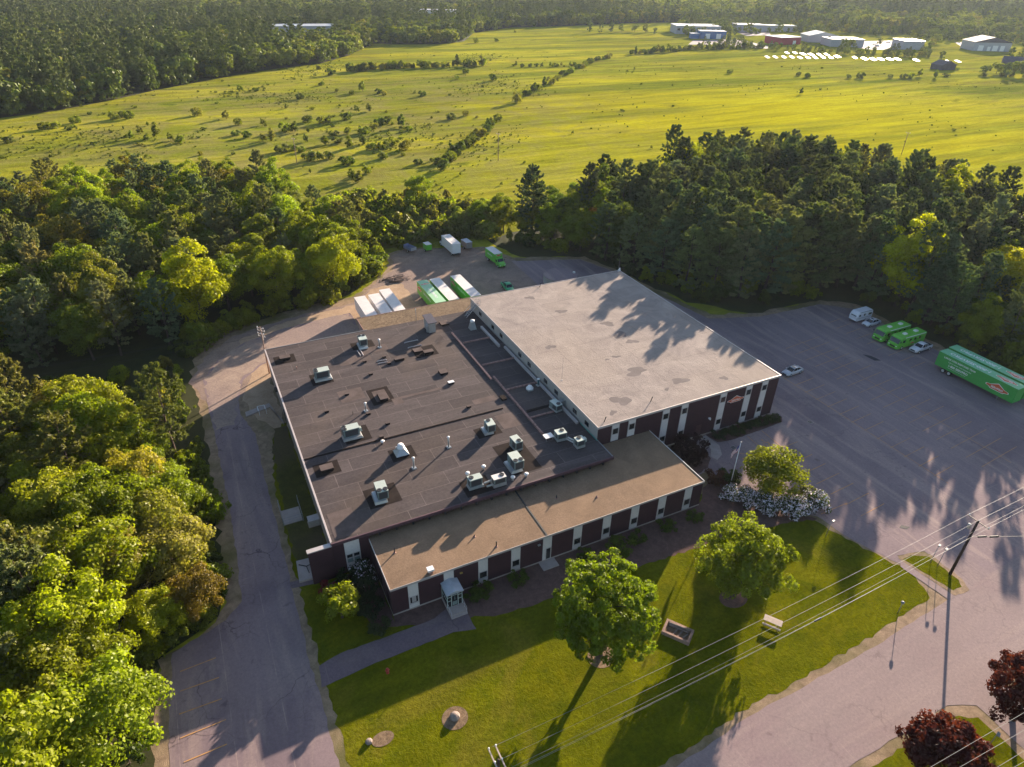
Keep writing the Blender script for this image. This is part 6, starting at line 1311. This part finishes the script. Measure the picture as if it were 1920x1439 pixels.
for px, py, s in ((1318,66,1.0),(1333,60,1.1),(1296,62,1.0),(1366,64,1.1),(1378,66,.9),(1408,64,1.0),(1415,66,.8),(1462,58,1.1),(1514,66,1.2),(1522,70,1.0),(1552,84,1.0),(1580,92,1.1),(1594,90,1.0),(1365,78,.7),(1648,84,.8),(1664,62,1.0),(1690,62,1.0),(1745,90,1.0),(1755,82,1.1),(1740,95,.8),(1765,112,.9),(1845,140,1.0),(1868,138,1.1),(1885,145,1.0),(1900,142,1.2),(1918,145,1.1),(1910,118,1.0),(1895,110,1.0),(1105,60,1.1),(1125,62,1.0),(1145,60,1.1),(1165,60,.9),(1190,60,1.1),(1210,62,1.0),(1228,64,.8)):
    p = G(px, py); far_tree('tree standing among the buildings and yards of the industrial park', 'industrial park trees', p[0], p[1], s*.8)

def scatter(name, pts, sources, kind='stuff'):
    """one object: the mass of a far-off wood, its crowns set on points by geometry nodes"""
    me = bpy.data.meshes.new(name); n = len(pts); me.vertices.add(n)
    me.vertices.foreach_set('co', np.array([(p[0], p[1], 0.0) for p in pts], dtype=np.float32).reshape(-1))
    for nm, ty, k in (('rot', 'FLOAT', 2), ('scl', 'FLOAT', 3), ('knd', 'INT', 4)):
        a = me.attributes.new(nm, ty, 'POINT'); a.data.foreach_set('value', [p[k] for p in pts])
    me.update(); o = bpy.data.objects.new(name, me); COL.objects.link(o)
    ng = bpy.data.node_groups.new(name, 'GeometryNodeTree')
    ng.interface.new_socket('Geometry', in_out='INPUT', socket_type='NodeSocketGeometry'); ng.interface.new_socket('Geometry', in_out='OUTPUT', socket_type='NodeSocketGeometry')
    gi, go = ng.nodes.new('NodeGroupInput'), ng.nodes.new('NodeGroupOutput'); join = ng.nodes.new('GeometryNodeJoinGeometry')
    def attr(nm, ty):
        x = ng.nodes.new('GeometryNodeInputNamedAttribute'); x.data_type = ty; x.inputs['Name'].default_value = nm
        return [s for s in x.outputs if s.enabled and s.name == 'Attribute'][0]
    ra, sa, ka = attr('rot', 'FLOAT'), attr('scl', 'FLOAT'), attr('knd', 'INT')
    cx = ng.nodes.new('ShaderNodeCombineXYZ'); ng.links.new(ra, cx.inputs[2])
    for k, src in sorted(sources.items()):
        oi = ng.nodes.new('GeometryNodeObjectInfo'); oi.transform_space = 'ORIGINAL'; oi.inputs['Object'].default_value = src; oi.inputs['As Instance'].default_value = False
        cmp_ = ng.nodes.new('FunctionNodeCompare'); cmp_.data_type = 'INT'; cmp_.operation = 'EQUAL'
        ins = [s for s in cmp_.inputs if s.enabled]; ng.links.new(ka, ins[0]); ins[1].default_value = k
        ip = ng.nodes.new('GeometryNodeInstanceOnPoints'); ng.links.new(gi.outputs[0], ip.inputs['Points']); ng.links.new([s for s in cmp_.outputs if s.enabled][0], ip.inputs['Selection'])
        ng.links.new(oi.outputs['Geometry'], ip.inputs['Instance']); ng.links.new(cx.outputs[0], ip.inputs['Rotation']); ng.links.new(sa, ip.inputs['Scale']); ng.links.new(ip.outputs[0], join.inputs[0])
    ng.links.new(join.outputs[0], go.inputs[0])
    md = o.modifiers.new('crowns', 'NODES'); md.node_group = ng
    return tag(o, kind=kind)
# region behind the far edge: everything farther than the edge line, minus the industrial park clearings
edge_w = [G(*p)[:2] for p in FAREDGE]
PARKE = [(1270, 42), (1330, 40), (1480, 42), (1560, 50), (1620, 58), (1700, 62), (1780, 66), (1930, 70)]
line = [(-400, 300), (-200, 335)]+edge_w+[G(*p)[:2] for p in PARKE]+[(1300, 560), (1900, 420), (2600, 300)]
clear = [gp([(1270,75),(1270,36),(1480,42),(1480,60),(1400,66)]), gp([(495,84),(500,66),(625,68),(630,84)]), gp([(785,48),(790,30),(875,30),(880,48)]), gp([(1600,60),(1600,76),(1700,78),(1700,62)])]
poly_far = line+[(3600, 1500), (2600, 3600), (-400, 3600), (-1400, 1800)]
pts = []
r2 = random.Random(5)
def pick(x, y):
    f = math.sin(x*.011+1.5*math.sin(y*.006))+math.sin(y*.013-x*.004+2*math.sin(x*.005))+(.5 if x > 350 else -.5)
    if f > .7: return r2.choice((1, 1, 1, 0, 0))
    if f < -.7: return r2.choice((3, 3, 2, 2, 0))
    return r2.choice((0, 0, 1, 2, 3))
def clearing(x, y): return inside(clear[1], x, y) or (inside(clear[2], x, y) and r2.random() < .6)
for d0, d1, st in ((380, 700, 8.6), (700, 1200, 10.5), (1200, 2000, 13.0), (2000, 3600, 19.0)):
    a = -6.0
    r_ = d0
    while r_ < d1:
        n = int(R(100)*r_/st)
        for i in range(n):
            th = R(5)+R(108)*(i+r2.random())/n; rr = r_+r2.uniform(-.5, .5)*st
            x, y = CAM[0]+rr*math.cos(th), CAM[1]+rr*math.sin(th)
            if inside(poly_far, x, y) and not clearing(x, y):
                pts.append((x, y, r2.uniform(0, 6.28), r2.uniform(.8, 1.5)*(1 if d0 < 1200 else 1.25), pick(x, y)))
        r_ += st*.9
bl = [(o.location.x, o.location.y) for o in COL.objects if o.parent is None and o.name.split('.')[0] in ('industrial_building', 'barn', 'house', 'solar_panel', 'far_car')]
PARKZ = [gp([(1280,68),(1270,38),(1480,40),(1560,48),(1620,56),(1700,60),(1790,66),(1930,72),(1930,100),(1900,84),(1830,72),(1800,78),(1735,76),(1690,70),(1600,64),(1500,62),(1380,64)]), gp([(1478,97),(1560,96),(1600,98),(1690,104),(1730,100),(1745,108),(1690,110),(1560,102),(1500,101)]), gp([(1370,80),(1435,88),(1490,92),(1480,98),(1390,92),(1280,92)])]
for z_, st in zip(PARKZ, (10.5, 7.0, 8.5)):
    for x, y in fill(z_, st, r2):
        if all(math.hypot(x-a, y-b) > (21 if i_ < 15 else 8) for i_, (a, b) in enumerate(bl)) and r2.random() < .8: pts.append((x, y, r2.uniform(0, 6.28), r2.uniform(.4, 1.0) if st > 10 else r2.uniform(.25, .6), r2.choice((0, 0, 1, 2, 3))))
scatter('far_forest', pts, srcs)
tp = []
r3 = random.Random(8)
tus = [c for o in COL.objects if o.name.startswith('meadow_shrub') for c in o.children if c.data in SHRUB]
tsrc = {k: [c for c in tus if c.data == SHRUB[k]][0] for k in range(3)}
for i in range(30000):
    th = R(10)+R(102)*r3.random(); rr = 170+480*r3.random()**.8
    x, y = CAM[0]+rr*math.cos(th), CAM[1]+rr*math.sin(th)
    if inside(poly_far, x, y) or inside(WOOD_C, x, y) or inside(WOOD_B, x, y) or y < 60 or (x < 60 and y < 125): continue
    cl = math.sin(x*.045+1.3*math.sin(y*.021))+math.sin(y*.052+1.7*math.sin(x*.017)+.8)+.6*math.sin(x*.11-y*.09)
    if r3.random() > max(.04, (cl-.1)*.55): continue
    if x > 70+.55*(y-150) and r3.random() < .85: continue
    tp.append((x, y, r3.uniform(0, 6.28), r3.uniform(.10, .30) if r3.random() < .9 else r3.uniform(.3, .55), r3.randrange(3)))
scatter('meadow_tussocks', tp, tsrc).color = (.125, .145, .018, 1)
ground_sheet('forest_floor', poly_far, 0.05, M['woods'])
print('broad', nb, 'pine', npn, 'far', len(pts), 'edge', ne)

hz = MB().box(-3990, 5990, -2990, 5990, -1.0, 82.0).build('haze', None); hz['kind'] = 'stuff'; hz.data.materials.clear()
hm = bpy.data.materials.new('haze'); hm.use_nodes = True; hm.node_tree.nodes.clear()
ho = hm.node_tree.nodes.new('ShaderNodeOutputMaterial'); hv = hm.node_tree.nodes.new('ShaderNodeVolumePrincipled')
hv.inputs['Color'].default_value = (.74, .84, 1.0, 1); hv.inputs['Density'].default_value = HAZE; hv.inputs['Anisotropy'].default_value = .25
hm.node_tree.links.new(hv.outputs[0], ho.inputs['Volume']); hz.data.materials.append(hm)
